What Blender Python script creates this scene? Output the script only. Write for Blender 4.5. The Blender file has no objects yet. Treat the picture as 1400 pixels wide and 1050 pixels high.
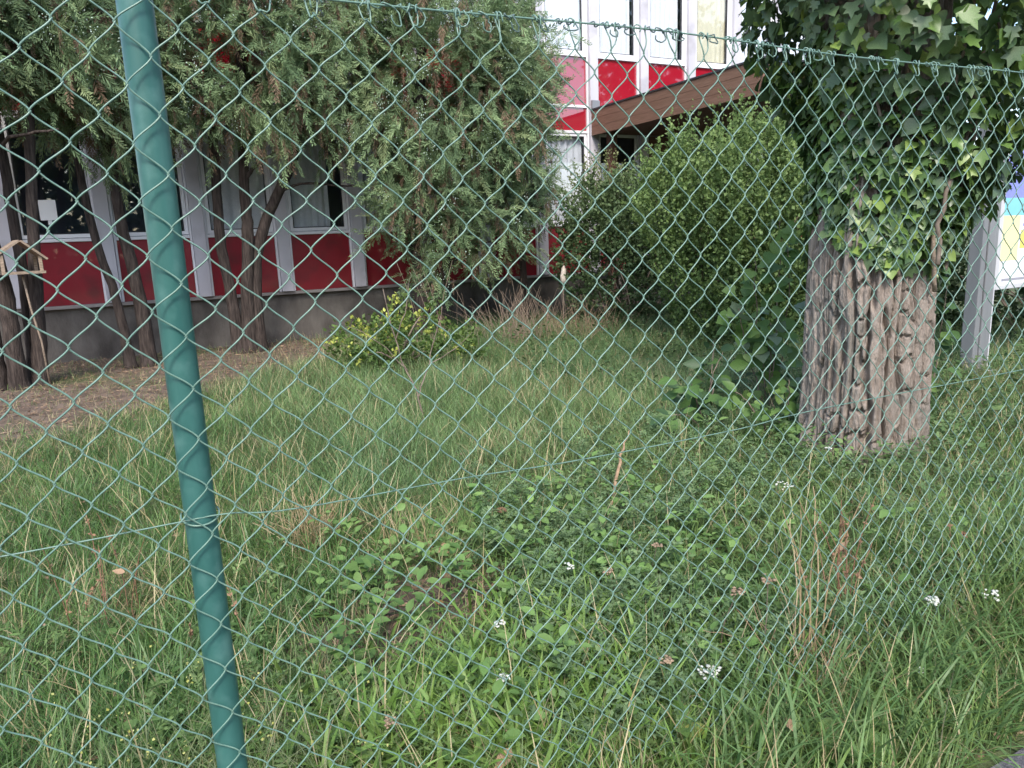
import bpy, math, random
import numpy as np
from mathutils import Matrix, Vector

sc = bpy.context.scene
COL = sc.collection
rng = np.random.default_rng(11)
random.seed(11)
PI = math.pi

# ------------------------------------------------------------------ camera
cam_data = bpy.data.cameras.new('camera')
cam_data.sensor_width = 36.0
cam_data.lens = 36.0 * 1000.0 / 1400.0
cam_data.clip_start = 0.05
cam_data.clip_end = 400.0
cam = bpy.data.objects.new('camera', cam_data)
COL.objects.link(cam)
_R = Vector((0.8876, -0.4590, -0.0373))
_U = Vector((0.1229, 0.1580, 0.9798))
_B = Vector((-0.4438, -0.8743, 0.1967))
EYE = Vector((0.0, 0.0, 1.25))
cam.matrix_world = Matrix(((_R.x, _U.x, _B.x, EYE.x), (_R.y, _U.y, _B.y, EYE.y),
                           (_R.z, _U.z, _B.z, EYE.z), (0, 0, 0, 1)))
sc.camera = cam

# ------------------------------------------------------------------ sky, sun, exposure
SUN_EL, SUN_AZ = 48.0, 205.0          # azimuth measured clockwise from +Y
world = bpy.data.worlds.new('World')
sc.world = world
world.use_nodes = True
wn = world.node_tree
bg = wn.nodes['Background']
sky = wn.nodes.new('ShaderNodeTexSky')
sky.sky_type = 'NISHITA'
sky.sun_disc = False
sky.sun_elevation = math.radians(SUN_EL)
sky.sun_rotation = math.radians(SUN_AZ)
sky.air_density = 1.0
sky.dust_density = 1.6
sky.ozone_density = 0.6
wn.links.new(sky.outputs[0], bg.inputs[0])
bg.inputs[1].default_value = 0.15
sun_d = bpy.data.lights.new('sun', 'SUN')
sun_d.energy = 1.5
sun_d.angle = math.radians(16)
sun_d.color = (1.0, 0.95, 0.88)
sun = bpy.data.objects.new('sun', sun_d)
COL.objects.link(sun)
_az, _el = math.radians(SUN_AZ), math.radians(SUN_EL)
to_sun = Vector((math.sin(_az) * math.cos(_el), math.cos(_az) * math.cos(_el), math.sin(_el)))
sun.rotation_euler = to_sun.to_track_quat('Z', 'Y').to_euler()
sun.location = (0, -5, 12)
sc.view_settings.view_transform = 'Standard'
sc.view_settings.look = 'None'
sc.view_settings.exposure = 1.46
sc.view_settings.gamma = 1.0
sc.view_settings.use_curve_mapping = False
sc.cycles.max_bounces = 8
sc.cycles.transparent_max_bounces = 16

# ------------------------------------------------------------------ helpers
def obj(name, me, mat=None, parent=None, kind=None):
    o = bpy.data.objects.new(name, me)
    COL.objects.link(o)
    if mat is not None and me is not None and len(me.materials) == 0:
        me.materials.append(mat)
    if parent is not None:
        o.parent = parent
    if kind:
        o['kind'] = kind
    return o

def tag(o, label, cat, group=None, kind=None):
    o['label'] = label
    o['category'] = cat
    if group:
        o['group'] = group
    if kind:
        o['kind'] = kind
    return o

def thing(name, label, cat, loc=(0, 0, 0), group=None):
    o = bpy.data.objects.new(name, None)
    o.empty_display_size = 0.1
    COL.objects.link(o)
    o.location = loc
    return tag(o, label, cat, group)

def npmesh(name, V, F, C=None, smooth=False):
    """mesh from an (n,3) array and an (m,3|4) index array, C = per vertex rgb"""
    V = np.asarray(V, np.float32)
    F = np.asarray(F, np.int32)
    me = bpy.data.meshes.new(name)
    k = F.shape[1]
    me.vertices.add(len(V))
    me.vertices.foreach_set('co', V.ravel())
    me.loops.add(F.size)
    me.loops.foreach_set('vertex_index', F.ravel())
    me.polygons.add(len(F))
    me.polygons.foreach_set('loop_start', np.arange(0, F.size, k, dtype=np.int32))
    me.polygons.foreach_set('loop_total', np.full(len(F), k, np.int32))
    if smooth:
        me.polygons.foreach_set('use_smooth', np.ones(len(F), bool))
    if C is not None:
        a = me.color_attributes.new('tint', 'FLOAT_COLOR', 'POINT')
        cc = np.ones((len(V), 4), np.float32)
        cc[:, :3] = C
        a.data.foreach_set('color', cc.ravel())
    me.update(calc_edges=True)
    return me

class MB:
    """collects quads / tris of several shapes into one mesh"""
    def __init__(s):
        s.v, s.f = [], []
    def add(s, V, F):
        o = len(s.v)
        s.v += [tuple(map(float, p)) for p in V]
        s.f += [tuple(int(i) + o for i in q) for q in F]
        return s
    def box(s, x0, x1, y0, y1, z0, z1):
        V = [(x, y, z) for z in (z0, z1) for y in (y0, y1) for x in (x0, x1)]
        F = [(0, 2, 3, 1), (4, 5, 7, 6), (0, 1, 5, 4), (2, 6, 7, 3), (0, 4, 6, 2), (1, 3, 7, 5)]
        return s.add(V, F)
    def tube(s, P, r, n=6, cap=True):
        V, F = tube(P, r, n, cap)
        return s.add(V, F)
    def mesh(s, name, smooth=False):
        me = bpy.data.meshes.new(name)
        me.from_pydata(s.v, [], s.f)
        if smooth:
            for p in me.polygons:
                p.use_smooth = True
        me.update()
        return me

def bevel(o, w=0.005, seg=2):
    m = o.modifiers.new('bevel', 'BEVEL')
    m.width = w
    m.segments = seg
    m.limit_method = 'ANGLE'
    return o

def tube(P, r, n=6, cap=True):
    P = np.asarray(P, float)
    m = len(P)
    r = np.broadcast_to(np.asarray(r, float), (m,))
    T = np.gradient(P, axis=0)
    T /= np.linalg.norm(T, axis=1, keepdims=True) + 1e-12
    ref = np.array([0.31, 0.2, 0.93]) if abs(T[0][2]) < 0.8 else np.array([1.0, 0.13, 0.07])
    A = np.zeros_like(P)
    a = ref
    for i in range(m):
        a = a - T[i] * np.dot(a, T[i])
        a /= np.linalg.norm(a) + 1e-12
        A[i] = a
    B = np.cross(T, A)
    th = np.arange(n) * 2 * PI / n
    V = P[:, None, :] + r[:, None, None] * (np.cos(th)[None, :, None] * A[:, None, :] + np.sin(th)[None, :, None] * B[:, None, :])
    V = V.reshape(-1, 3)
    F = []
    for i in range(m - 1):
        for j in range(n):
            j2 = (j + 1) % n
            F.append((i * n + j, i * n + j2, (i + 1) * n + j2, (i + 1) * n + j))
    if cap:
        F.append(tuple(range(n - 1, -1, -1)))
        F.append(tuple((m - 1) * n + j for j in range(n)))
    return V, F

def tube_np(P, r, n=5):
    """tube as arrays of quads, no caps"""
    V, F = tube(P, r, n, False)
    return V, np.array(F, np.int32)

_tab = np.random.default_rng(5).random(65536).astype(np.float32)
def _h(ix, iy, iz):
    k = (ix.astype(np.int64) * 73856093) ^ (iy.astype(np.int64) * 19349663) ^ (iz.astype(np.int64) * 83492791)
    return _tab[np.bitwise_and(k, 65535)]
def noise(x, y, z=0.0):
    x, y, z = np.broadcast_arrays(np.asarray(x, float), np.asarray(y, float), np.asarray(z, float))
    ix, iy, iz = np.floor(x), np.floor(y), np.floor(z)
    fx, fy, fz = x - ix, y - iy, z - iz
    fx, fy, fz = [t * t * (3 - 2 * t) for t in (fx, fy, fz)]
    ix, iy, iz = ix.astype(int), iy.astype(int), iz.astype(int)
    r = 0
    for a in (0, 1):
        for b in (0, 1):
            for c in (0, 1):
                w = (fx if a else 1 - fx) * (fy if b else 1 - fy) * (fz if c else 1 - fz)
                r = r + w * _h(ix + a, iy + b, iz + c)
    return r
def fbm(x, y, z=0.0, o=3):
    s, a, t = 0, 0.5, 0
    for i in range(o):
        s = s + a * noise(np.asarray(x) * 2**i + 17 * i, np.asarray(y) * 2**i, np.asarray(z) * 2**i)
        t += a
        a *= 0.5
    return s / t

def smooth(e0, e1, x):
    t = np.clip((np.asarray(x, float) - e0) / (e1 - e0), 0, 1)
    return t * t * (3 - 2 * t)

# ------------------------------------------------------------------ materials
def mat_base(name):
    m = bpy.data.materials.new(name)
    m.use_nodes = True
    nt = m.node_tree
    return m, nt, nt.nodes['Principled BSDF']

def set_in(n, k, v):
    if k in n.inputs:
        n.inputs[k].default_value = v

def mat_noise(name, c1, c2, scale=8.0, rough=0.6, bump=0.0, stretch=(1, 1, 1), spec=0.3, detail=5.0, metal=0.0, c3=None, scale3=2.0, coat=0.0, bump_scale=None):
    m, nt, b = mat_base(name)
    tc = nt.nodes.new('ShaderNodeTexCoord')
    mp = nt.nodes.new('ShaderNodeMapping')
    mp.inputs['Scale'].default_value = stretch
    nt.links.new(tc.outputs['Object'], mp.inputs[0])
    nz = nt.nodes.new('ShaderNodeTexNoise')
    nz.inputs['Scale'].default_value = scale
    nz.inputs['Detail'].default_value = detail
    nt.links.new(mp.outputs[0], nz.inputs['Vector'])
    rp = nt.nodes.new('ShaderNodeValToRGB')
    rp.color_ramp.elements[0].position = 0.32
    rp.color_ramp.elements[1].position = 0.68
    rp.color_ramp.elements[0].color = (*c1, 1)
    rp.color_ramp.elements[1].color = (*c2, 1)
    nt.links.new(nz.outputs[0], rp.inputs[0])
    out = rp.outputs[0]
    if c3 is not None:
        n3 = nt.nodes.new('ShaderNodeTexNoise')
        n3.inputs['Scale'].default_value = scale3
        n3.inputs['Detail'].default_value = 6
        nt.links.new(tc.outputs['Object'], n3.inputs['Vector'])
        r3 = nt.nodes.new('ShaderNodeValToRGB')
        r3.color_ramp.elements[0].position = 0.52
        r3.color_ramp.elements[1].position = 0.7
        nt.links.new(n3.outputs[0], r3.inputs[0])
        mx = nt.nodes.new('ShaderNodeMixRGB')
        nt.links.new(r3.outputs[0], mx.inputs[0])
        nt.links.new(out, mx.inputs[1])
        mx.inputs[2].default_value = (*c3, 1)
        out = mx.outputs[0]
    nt.links.new(out, b.inputs['Base Color'])
    set_in(b, 'Roughness', rough)
    set_in(b, 'Specular IOR Level', spec)
    set_in(b, 'Metallic', metal)
    set_in(b, 'Coat Weight', coat)
    if bump:
        bn = nt.nodes.new('ShaderNodeBump')
        bn.inputs['Strength'].default_value = bump
        bn.inputs['Distance'].default_value = 0.02
        src = nz
        if bump_scale:
            src = nt.nodes.new('ShaderNodeTexNoise')
            src.inputs['Scale'].default_value = bump_scale
            src.inputs['Detail'].default_value = 6
            nt.links.new(mp.outputs[0], src.inputs['Vector'])
        nt.links.new(src.outputs[0], bn.inputs['Height'])
        nt.links.new(bn.outputs[0], b.inputs['Normal'])
    return m

def mat_leaf(name, rough=0.5, spec=0.35, trans=0.3, col=None, var=0.25, nscale=30.0):
    """leaf: principled + translucent; colour from the pigment attribute or one colour with blotches"""
    m, nt, b = mat_base(name)
    if col is None:
        at = nt.nodes.new('ShaderNodeAttribute')
        at.attribute_name = 'tint'
        out = at.outputs['Color']
    else:
        tc = nt.nodes.new('ShaderNodeTexCoord')
        nz = nt.nodes.new('ShaderNodeTexNoise')
        nz.inputs['Scale'].default_value = nscale
        nt.links.new(tc.outputs['Object'], nz.inputs['Vector'])
        rp = nt.nodes.new('ShaderNodeValToRGB')
        rp.color_ramp.elements[0].position = 0.3
        rp.color_ramp.elements[1].position = 0.7
        rp.color_ramp.elements[0].color = (*[c * (1 - var) for c in col], 1)
        rp.color_ramp.elements[1].color = (*[min(1, c * (1 + var)) for c in col], 1)
        nt.links.new(nz.outputs[0], rp.inputs[0])
        out = rp.outputs[0]
    nt.links.new(out, b.inputs['Base Color'])
    set_in(b, 'Roughness', rough)
    set_in(b, 'Specular IOR Level', spec)
    tr = nt.nodes.new('ShaderNodeBsdfTranslucent')
    nt.links.new(out, tr.inputs[0])
    mx = nt.nodes.new('ShaderNodeMixShader')
    mx.inputs[0].default_value = trans
    nt.links.new(b.outputs[0], mx.inputs[1])
    nt.links.new(tr.outputs[0], mx.inputs[2])
    nt.links.new(mx.outputs[0], nt.nodes['Material Output'].inputs[0])
    return m

M = {}
M['pvc_wire'] = mat_noise('green_pvc_wire', (.105, .19, .15), (.16, .26, .205), 60, .34, spec=.5)
M['pvc_wire_grey'] = mat_noise('dark_tie_wire', (.06, .10, .095), (.12, .18, .165), 30, .45, spec=.4)
M['post'] = mat_noise('green_post_paint', (.027, .104, .090), (.044, .138, .120), 9, .38, spec=.45, stretch=(3, 3, .7), c3=(.066, .165, .145), scale3=21, bump=.05)
M['pilaster'] = mat_noise('pale_lilac_paint', (.44, .425, .46), (.53, .51, .545), 3, .5, stretch=(1, 1, .3), c3=(.36, .34, .36), scale3=2.3)
M['frame'] = mat_noise('white_frame', (.70, .69, .71), (.77, .76, .78), 4, .4, spec=.4)
M['gasket'] = mat_noise('dark_gasket', (.03, .03, .035), (.05, .05, .055), 10, .6)
M['red'] = mat_noise('red_panel_shaded', (.20, .007, .015), (.245, .009, .02), 3, .4, spec=.4, c3=(.13, .012, .016), scale3=3)  # lower panels: red darkened to paint in shade from the trees
M['upper_red'] = mat_noise('red_enamel_panel', (.31, .008, .022), (.335, .010, .025), 2, .06, spec=.5)
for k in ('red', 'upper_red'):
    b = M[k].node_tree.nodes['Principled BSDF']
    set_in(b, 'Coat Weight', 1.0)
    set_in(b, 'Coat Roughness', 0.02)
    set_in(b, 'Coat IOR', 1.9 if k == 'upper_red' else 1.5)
M['concrete'] = mat_noise('stained_concrete', (.055, .047, .041), (.165, .148, .132), 3.5, .9, bump=.4, stretch=(1, 1, .5), c3=(.055, .045, .04), scale3=1.6, bump_scale=40)
M['ledge'] = mat_noise('ledge_stone', (.22, .195, .185), (.28, .255, .24), 6, .8, bump=.2)
M['interior'] = mat_noise('interior_plaster', (.10, .12, .17), (.14, .16, .21), 2, .9)
M['curtain'] = mat_leaf('white_curtain', .8, .1, .12, col=(.86, .86, .89), var=.04)
M['blind'] = mat_leaf('white_blind', .8, .1, .08, col=(.93, .93, .95), var=.02)
M['cream'] = mat_leaf('cream_blind', .8, .1, .08, col=(.85, .78, .58), var=.05, nscale=4)
M['paper'] = mat_noise('paper', (.80, .80, .82), (.84, .84, .86), 5, .8)
M['canopy'] = mat_noise('brown_stained_wood', (.14, .076, .05), (.215, .125, .088), 9, .6, stretch=(18, .6, 18), bump=.15)
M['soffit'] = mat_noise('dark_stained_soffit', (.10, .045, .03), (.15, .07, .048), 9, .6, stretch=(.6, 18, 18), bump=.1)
M['bark_cedar'] = mat_noise('cedar_bark', (.026, .019, .016), (.080, .061, .052), 9, .95, bump=.9, stretch=(5, 5, .7), bump_scale=16)
M['bark'] = mat_noise('furrowed_bark', (.185, .148, .12), (.32, .268, .228), 10, .95, bump=.7, stretch=(3, 3, 1), c3=(.20, .18, .155), scale3=5, bump_scale=34)
M['twig'] = mat_noise('twig_bark', (.12, .09, .07), (.24, .19, .15), 14, .9)
M['wood'] = mat_noise('weathered_wood', (.19, .14, .10), (.33, .255, .19), 12, .8, stretch=(2, 8, 8), bump=.2)
M['soil'] = mat_noise('soil', (.085, .06, .045), (.17, .125, .095), 7, 1.0, bump=.8, detail=9, c3=(.07, .085, .035), scale3=.8, bump_scale=45)
M['asphalt'] = mat_noise('asphalt', (.07, .068, .078), (.14, .133, .15), 120, .95, bump=.6, detail=3, c3=(.2, .19, .2), scale3=3)
M['leaf'] = mat_leaf('foliage', .55, .3, .28)
M['grass'] = mat_leaf('grass_blades', .45, .4, .32)
M['needle'] = mat_leaf('cedar_sprays', .7, .2, .22)
M['dry'] = mat_leaf('dry_plant', .8, .15, .15)
M['white_petal'] = mat_leaf('white_petals', .7, .2, .25, col=(.78, .79, .72), var=.08)
M['steel'] = mat_noise('grey_aluminium', (.21, .215, .23), (.26, .265, .275), 5, .45, stretch=(1, 1, .2), metal=.25, spec=.5)
M['steel_white'] = mat_noise('white_powder_coat_and_lit_edge', (.48, .48, .5), (.55, .55, .57), 5, .4)  # white coat; also colours in the lit side of the board posts
GL = bpy.data.materials.new('window_glass')
GL.use_nodes = True
nt = GL.node_tree
nt.nodes.clear()
o_ = nt.nodes.new('ShaderNodeOutputMaterial')
mx = nt.nodes.new('ShaderNodeMixShader')
lw = nt.nodes.new('ShaderNodeLayerWeight')
pw = nt.nodes.new('ShaderNodeMath')
pw.operation = 'POWER'
pw.inputs[1].default_value = 4.0
nt.links.new(lw.outputs['Facing'], pw.inputs[0])
fr = nt.nodes.new('ShaderNodeMath')
fr.operation = 'MULTIPLY_ADD'
fr.inputs[1].default_value = 0.9
fr.inputs[2].default_value = 0.075
nt.links.new(pw.outputs[0], fr.inputs[0])
tr = nt.nodes.new('ShaderNodeBsdfTransparent')
tr.inputs[0].default_value = (.94, .955, .965, 1)
gl = nt.nodes.new('ShaderNodeBsdfGlossy')
gl.inputs['Roughness'].default_value = 0.015
nt.links.new(fr.outputs[0], mx.inputs[0])
nt.links.new(tr.outputs[0], mx.inputs[1])
nt.links.new(gl.outputs[0], mx.inputs[2])
nt.links.new(mx.outputs[0], o_.inputs[0])
M['glass'] = GL

def flat(name, c, rough=.6):
    return mat_noise(name, tuple(x * .95 for x in c), tuple(min(1, x * 1.04) for x in c), 8, rough)

# bare soil where the mask is 1, greenish thatch elsewhere
def mat_ground():
    m = M['soil'].copy()
    m.name = 'soil_and_thatch'
    nt = m.node_tree
    b = nt.nodes['Principled BSDF']
    src = b.inputs['Base Color'].links[0].from_socket
    at = nt.nodes.new('ShaderNodeAttribute')
    at.attribute_name = 'tint'
    sp_ = nt.nodes.new('ShaderNodeSeparateColor')
    nt.links.new(at.outputs['Color'], sp_.inputs[0])
    nz = nt.nodes.new('ShaderNodeTexNoise')
    nz.inputs['Scale'].default_value = 14
    nz.inputs['Detail'].default_value = 8
    tc = nt.nodes.new('ShaderNodeTexCoord')
    nt.links.new(tc.outputs['Object'], nz.inputs['Vector'])
    rp = nt.nodes.new('ShaderNodeValToRGB')
    rp.color_ramp.elements[0].position = .35
    rp.color_ramp.elements[1].position = .65
    rp.color_ramp.elements[0].color = (.055, .075, .03, 1)
    rp.color_ramp.elements[1].color = (.10, .115, .05, 1)
    nt.links.new(nz.outputs[0], rp.inputs[0])
    mx = nt.nodes.new('ShaderNodeMixRGB')
    nt.links.new(sp_.outputs[0], mx.inputs[0])
    nt.links.new(rp.outputs[0], mx.inputs[1])
    nt.links.new(src, mx.inputs[2])
    nt.links.new(mx.outputs[0], b.inputs['Base Color'])
    return m
M['ground'] = mat_ground()
def soilmask(x, y):
    s = smooth(-.5, .9, (y - 5.0) - .88 * (x + .9) + 2.0 * (fbm(x * 1.2, y * 1.2, 4, 3) - .5))
    return s * smooth(3.2, 1.7, x)

# ------------------------------------------------------------------ ground and path
def gz(x, y):
    x, y = np.asarray(x, float), np.asarray(y, float)
    h = 0.05 * (fbm(x * 1.3 + 3, y * 1.3, 0, 3) - 0.5) + 0.03 * (noise(x * .35, y * .35 + 9) - .5)
    h = h + 0.05 * smooth(1.2, 3.0, x) * smooth(0.85, 1.4, y) * smooth(6, 3, y)
    h = h * smooth(0.72, 1.15, y) * smooth(10.2, 9.6, y)
    return h - 0.015 * smooth(1.0, 0.7, y)

gx = np.concatenate([[-80, -40, -20, -10, -6, -4], np.arange(-3, 12.01, .1), [14, 18, 24, 36, 60, 100]])
gy = np.concatenate([[-80, -40, -20, -10, -6, -3, -1], np.arange(0, 10.6, .1), [12, 15, 20, 30, 50, 100]])
X, Y = np.meshgrid(gx, gy)
V = np.stack([X, Y, gz(X, Y)], -1).reshape(-1, 3)
nx = len(gx)
I = (np.arange(len(gy) - 1)[:, None] * nx + np.arange(nx - 1)[None, :]).ravel()
ground = obj('ground', npmesh('ground', V, np.stack([I, I + 1, I + 1 + nx, I + nx], -1), np.repeat(np.maximum(soilmask(V[:, 0], V[:, 1]), smooth(.5, .2, np.hypot((V[:, 0] - .80) * .75, V[:, 1] - 2.22)) * .9)[:, None], 3, 1), smooth=True), M['ground'], kind='structure')

def path_edge(x):
    return 0.83 + 0.035 * (fbm(np.asarray(x) * 5, 2.2, 0, 3) - .5) * 2
px = np.linspace(-12, 14, 261)
ptop = np.stack([px, path_edge(px), np.full_like(px, .004)], -1)
plow = np.stack([px, np.full_like(px, -2.4), np.full_like(px, .004)], -1)
Vp = np.concatenate([plow, ptop])
n = len(px)
i = np.arange(n - 1)
footpath = obj('footpath', npmesh('footpath', Vp, np.stack([i, i + 1, i + 1 + n, i + n], -1)), M['asphalt'], kind='structure')

# ------------------------------------------------------------------ school building
bld = thing('school_building', 'low building with red panels between pale pilasters behind the trees', 'building', (0, 10, 0))
BY = 10.0
def bpart(name, mb, mat, parent=None, bev=0, smooth=False):
    me = mb.mesh(name, smooth)
    o = obj(name, me, mat, parent or bld)
    if parent is None:
        o.location = (0, -BY, 0)      # meshes are written in scene coordinates
    if bev:
        bevel(o, bev)
    return o
PX = [-3.2, -2.18, -1.17, -.21, .80, 1.805, 2.78, 3.745, 4.70, 5.675, 6.63, 7.585, 8.545, 9.51, 10.47, 11.43, 12.4]
PW = .075
bx0, bx1 = PX[0] - .1, PX[-1] + .1
w = MB()
w.box(bx0, bx1, 12.6, 12.8, 0, 6.2)                          # back of the rooms
w.box(bx0, bx0 + .1, 10.16, 12.6, 0, 6.0)
w.box(bx1 - .1, bx1, 10.16, 12.6, 0, 6.0)
w.box(bx0 + .1, bx1 - .1, 10.10, 12.6, .1, .66)
w.box(bx0 + .1, bx1 - .1, 10.10, 12.6, 2.83, 3.86)
w.box(bx0 + .1, bx1 - .1, 10.10, 12.6, 5.4, 6.0)
bpart('wall', w, M['interior'])
bpart('roof', MB().box(bx0 - .2, bx1 + .2, 9.80, 13.0, 6.2, 6.4), M['ledge'], bev=.01)
bpart('plinth', MB().box(bx0, bx1, 10.03, 10.098, -.1, .62), M['concrete'])
bpart('ledge', MB().box(bx0, bx1, 9.955, 10.097, .622, .662), M['ledge'], bev=.006)
bpart('cornice', MB().box(bx0, bx1, 9.94, 10.097, 5.42, 6.198), M['pilaster'])
for x in PX:
    o = bpart('pilaster', MB().box(x - PW, x + PW, 9.90, 10.09, .664, 5.418), M['pilaster'], bev=.006)
    g = MB().box(x - PW - .028, x - PW - .004, 9.955, 10.088, .664, 5.418).box(x + PW + .004, x + PW + .028, 9.955, 10.088, .664, 5.418)
    bpart('reveal', g, M['frame'])
def rect_frame(x0, x1, z0, z1, t, y0, y1):
    m = MB()
    m.box(x0, x0 + t, y0, y1, z0, z1).box(x1 - t, x1, y0, y1, z0, z1)
    m.box(x0 + t, x1 - t, y0, y1, z0, z0 + t).box(x0 + t, x1 - t, y0, y1, z1 - t, z1)
    return m
def curtain_mesh(x0, x1, z0, z1, y, amp, waves, ph=0.0):
    n_ = 60
    xs = np.linspace(x0, x1, n_)
    zs = np.linspace(z0, z1, 5)
    Xc, Zc = np.meshgrid(xs, zs)
    Yc = y + amp * np.sin((Xc - x0) / (x1 - x0) * waves * 2 * PI + ph + .5 * np.sin(Zc * 2)) * (.6 + .4 * np.sin(Xc * 9 + ph))
    Vc = np.stack([Xc, Yc, Zc], -1).reshape(-1, 3)
    Ic = (np.arange(4)[:, None] * n_ + np.arange(n_ - 1)[None, :]).ravel()
    return npmesh('curtain', Vc, np.stack([Ic, Ic + 1, Ic + 1 + n_, Ic + n_], -1), smooth=True)
def curtain(x0, x1, z0, z1, mat, amp=.022, waves=5, ph=0.0, name='curtain', y=10.075):
    o = obj(name, curtain_mesh(x0, x1, z0, z1, y, amp, waves, ph), mat, bld)
    o.location = (0, -BY, 0)
low_curt = {2: None, 3: None, 4: (0.04, .94), 5: (.04, .72), 6: (.03, .38), 7: (.5, .95), 8: (.05, .6), 9: (.05, .95), 0: (.1, .6)}
for k in range(len(PX) - 1):
    a, c = PX[k] + PW + .03, PX[k + 1] - PW - .03
    # lower red panel
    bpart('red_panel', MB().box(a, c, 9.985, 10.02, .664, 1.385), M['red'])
    bpart('sill', MB().box(a, c, 9.95, 10.05, 1.388, 1.425), M['frame'], bev=.004)
    f = bpart('window', rect_frame(a + .004, c - .004, 1.432, 2.775, .042, 9.975, 10.03), M['frame'], bev=.003)
    gk = obj('gasket', rect_frame(a + .047, c - .047, 1.475, 2.732, .012, 9.985, 10.02).mesh('gasket'), M['gasket'], f)
    obj('pane', MB().box(a + .059, c - .059, 10.0, 10.006, 1.487, 2.72).mesh('pane'), M['glass'], f)
    bpart('lintel', MB().box(a, c, 9.96, 10.05, 2.778, 2.815), M['frame'])
    # spandrel panels
    x6 = k == 9
    bpart('lower_spandrel', MB().box(a, c, 9.985, 10.02, 2.818, 3.15), M['upper_red'])
    bpart('spandrel_strip', MB().box(a, c, 9.962, 10.05, 3.153, 3.19), M['frame'])
    o = bpart('upper_spandrel', MB().box(a, c, 9.985, 10.02, 3.193, 3.875), M['upper_red'])
    bpart('sill', MB().box(a, c, 9.95, 10.05, 3.878, 3.92), M['frame'], bev=.004)
    f = bpart('window', rect_frame(a + .004, c - .004, 3.925, 5.41, .045, 9.975, 10.03), M['frame'], bev=.003)
    obj('gasket', rect_frame(a + .05, c - .05, 3.971, 5.364, .012, 9.985, 10.02).mesh('gasket'), M['gasket'], f)
    obj('pane', MB().box(a + .062, c - .062, 10.0, 10.006, 3.984, 5.35).mesh('pane'), M['glass'], f)
    cc = low_curt.get(k)
    if cc:
        curtain(a + (c - a) * cc[0], a + (c - a) * cc[1], 1.40, 2.80, M['curtain'], .02, 6, k)
    if k >= 6:
        curtain(a + .02, c - .02 - (.05 if k in (10, 11) else 0), 3.93, 5.39, M['cream'] if k == 12 else M['blind'], .006, 7, k, 'blind', y=10.07)
# notice taped inside-out on the dark window pane
nt_ = bpart('notice', MB().box(-.835, -.665, 9.995, 9.998, 1.635, 1.86).box(-.765, -.725, 9.995, 9.998, 1.585, 1.633), M['paper'])
nt_['label'] = 'small blank white notice on the dark window'
# porch roof at the entrance
cx0, cx1, cy0, cy1 = 6.56, 11.2, 6.42, 9.89
for j in range(3):
    z0 = 2.735 + .122 * j
    bpart('fascia_board', MB().box(cx0, cx0 + .03, cy0, cy1, z0, z0 + .1195), M['canopy'], bev=.002)
    bpart('fascia_board', MB().box(cx0 + .032, cx1, cy0, cy0 + .03, z0, z0 + .1195), M['canopy'], bev=.002)
bpart('porch_roof', MB().box(cx0 - .012, cx1, cy0 - .012, cy1, 3.102, 3.125), M['gasket'])
for j in range(24):
    y0 = cy0 + .034 + j * .143
    bpart('soffit_board', MB().box(cx0 + .033, cx1, y0, y0 + .14, 2.765, 2.785), M['soffit'])
for (x, y) in ((6.8, 9.7), (9.6, 6.8), (8.9, 9.7)):
    bpart('porch_post', MB().box(x - .06, x + .06, y - .06, y + .06, 0, 2.763), M['soffit'], bev=.006)
bpart('porch_bracket', MB().box(6.56, 6.70, 9.86, 9.897, 3.13, 3.25), M['steel'])
bpart('entrance_door', MB().box(7.70, 8.44, 9.93, 9.982, .7, 2.76), M['soffit'], bev=.004)

# ------------------------------------------------------------------ generic scattering
def frames(N, D, spin=None, hint=None):
    """rotation matrices whose +Y column is D (unit), random roll or facing the hint normal"""
    D = D / (np.linalg.norm(D, axis=1, keepdims=True) + 1e-9)
    if hint is None:
        hint = rng.normal(size=D.shape)
    Z = hint - D * (hint * D).sum(1, keepdims=True)
    Z /= np.linalg.norm(Z, axis=1, keepdims=True) + 1e-9
    Xa = np.cross(D, Z)
    return np.stack([Xa, D, Z], -1)

def scatter(T, F, P, R, S, C, cvar=None):
    """template verts T, faces F at positions P, rotations R, scales S, colours C (N,3)"""
    N = len(P)
    S = np.asarray(S)
    if S.ndim == 1:
        S = S[:, None]
    TV = T[None, :, :] * (S[:, :, None].transpose(0, 2, 1) if S.shape[1] == 3 else S[:, None, :])
    Vv = np.einsum('nij,nkj->nki', R, TV) + P[:, None, :]
    Ff = F[None, :, :] + (np.arange(N) * len(T))[:, None, None]
    Cc = np.repeat(C[:, None, :], len(T), 1)
    if cvar is not None:
        Cc = Cc * cvar[None, :, None]
    return Vv.reshape(-1, 3), Ff.reshape(-1, F.shape[1]), Cc.reshape(-1, 3)

def mixc_(a, b, t):
    return np.array(a) * (1 - t)[:, None] + np.array(b) * t[:, None]

def merge(parts):
    Vs, Fs, Cs, o = [], [], [], 0
    for v, f, c in parts:
        Vs.append(v)
        Fs.append(f + o)
        Cs.append(c)
        o += len(v)
    return np.concatenate(Vs), np.concatenate(Fs), np.concatenate(Cs)

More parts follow.
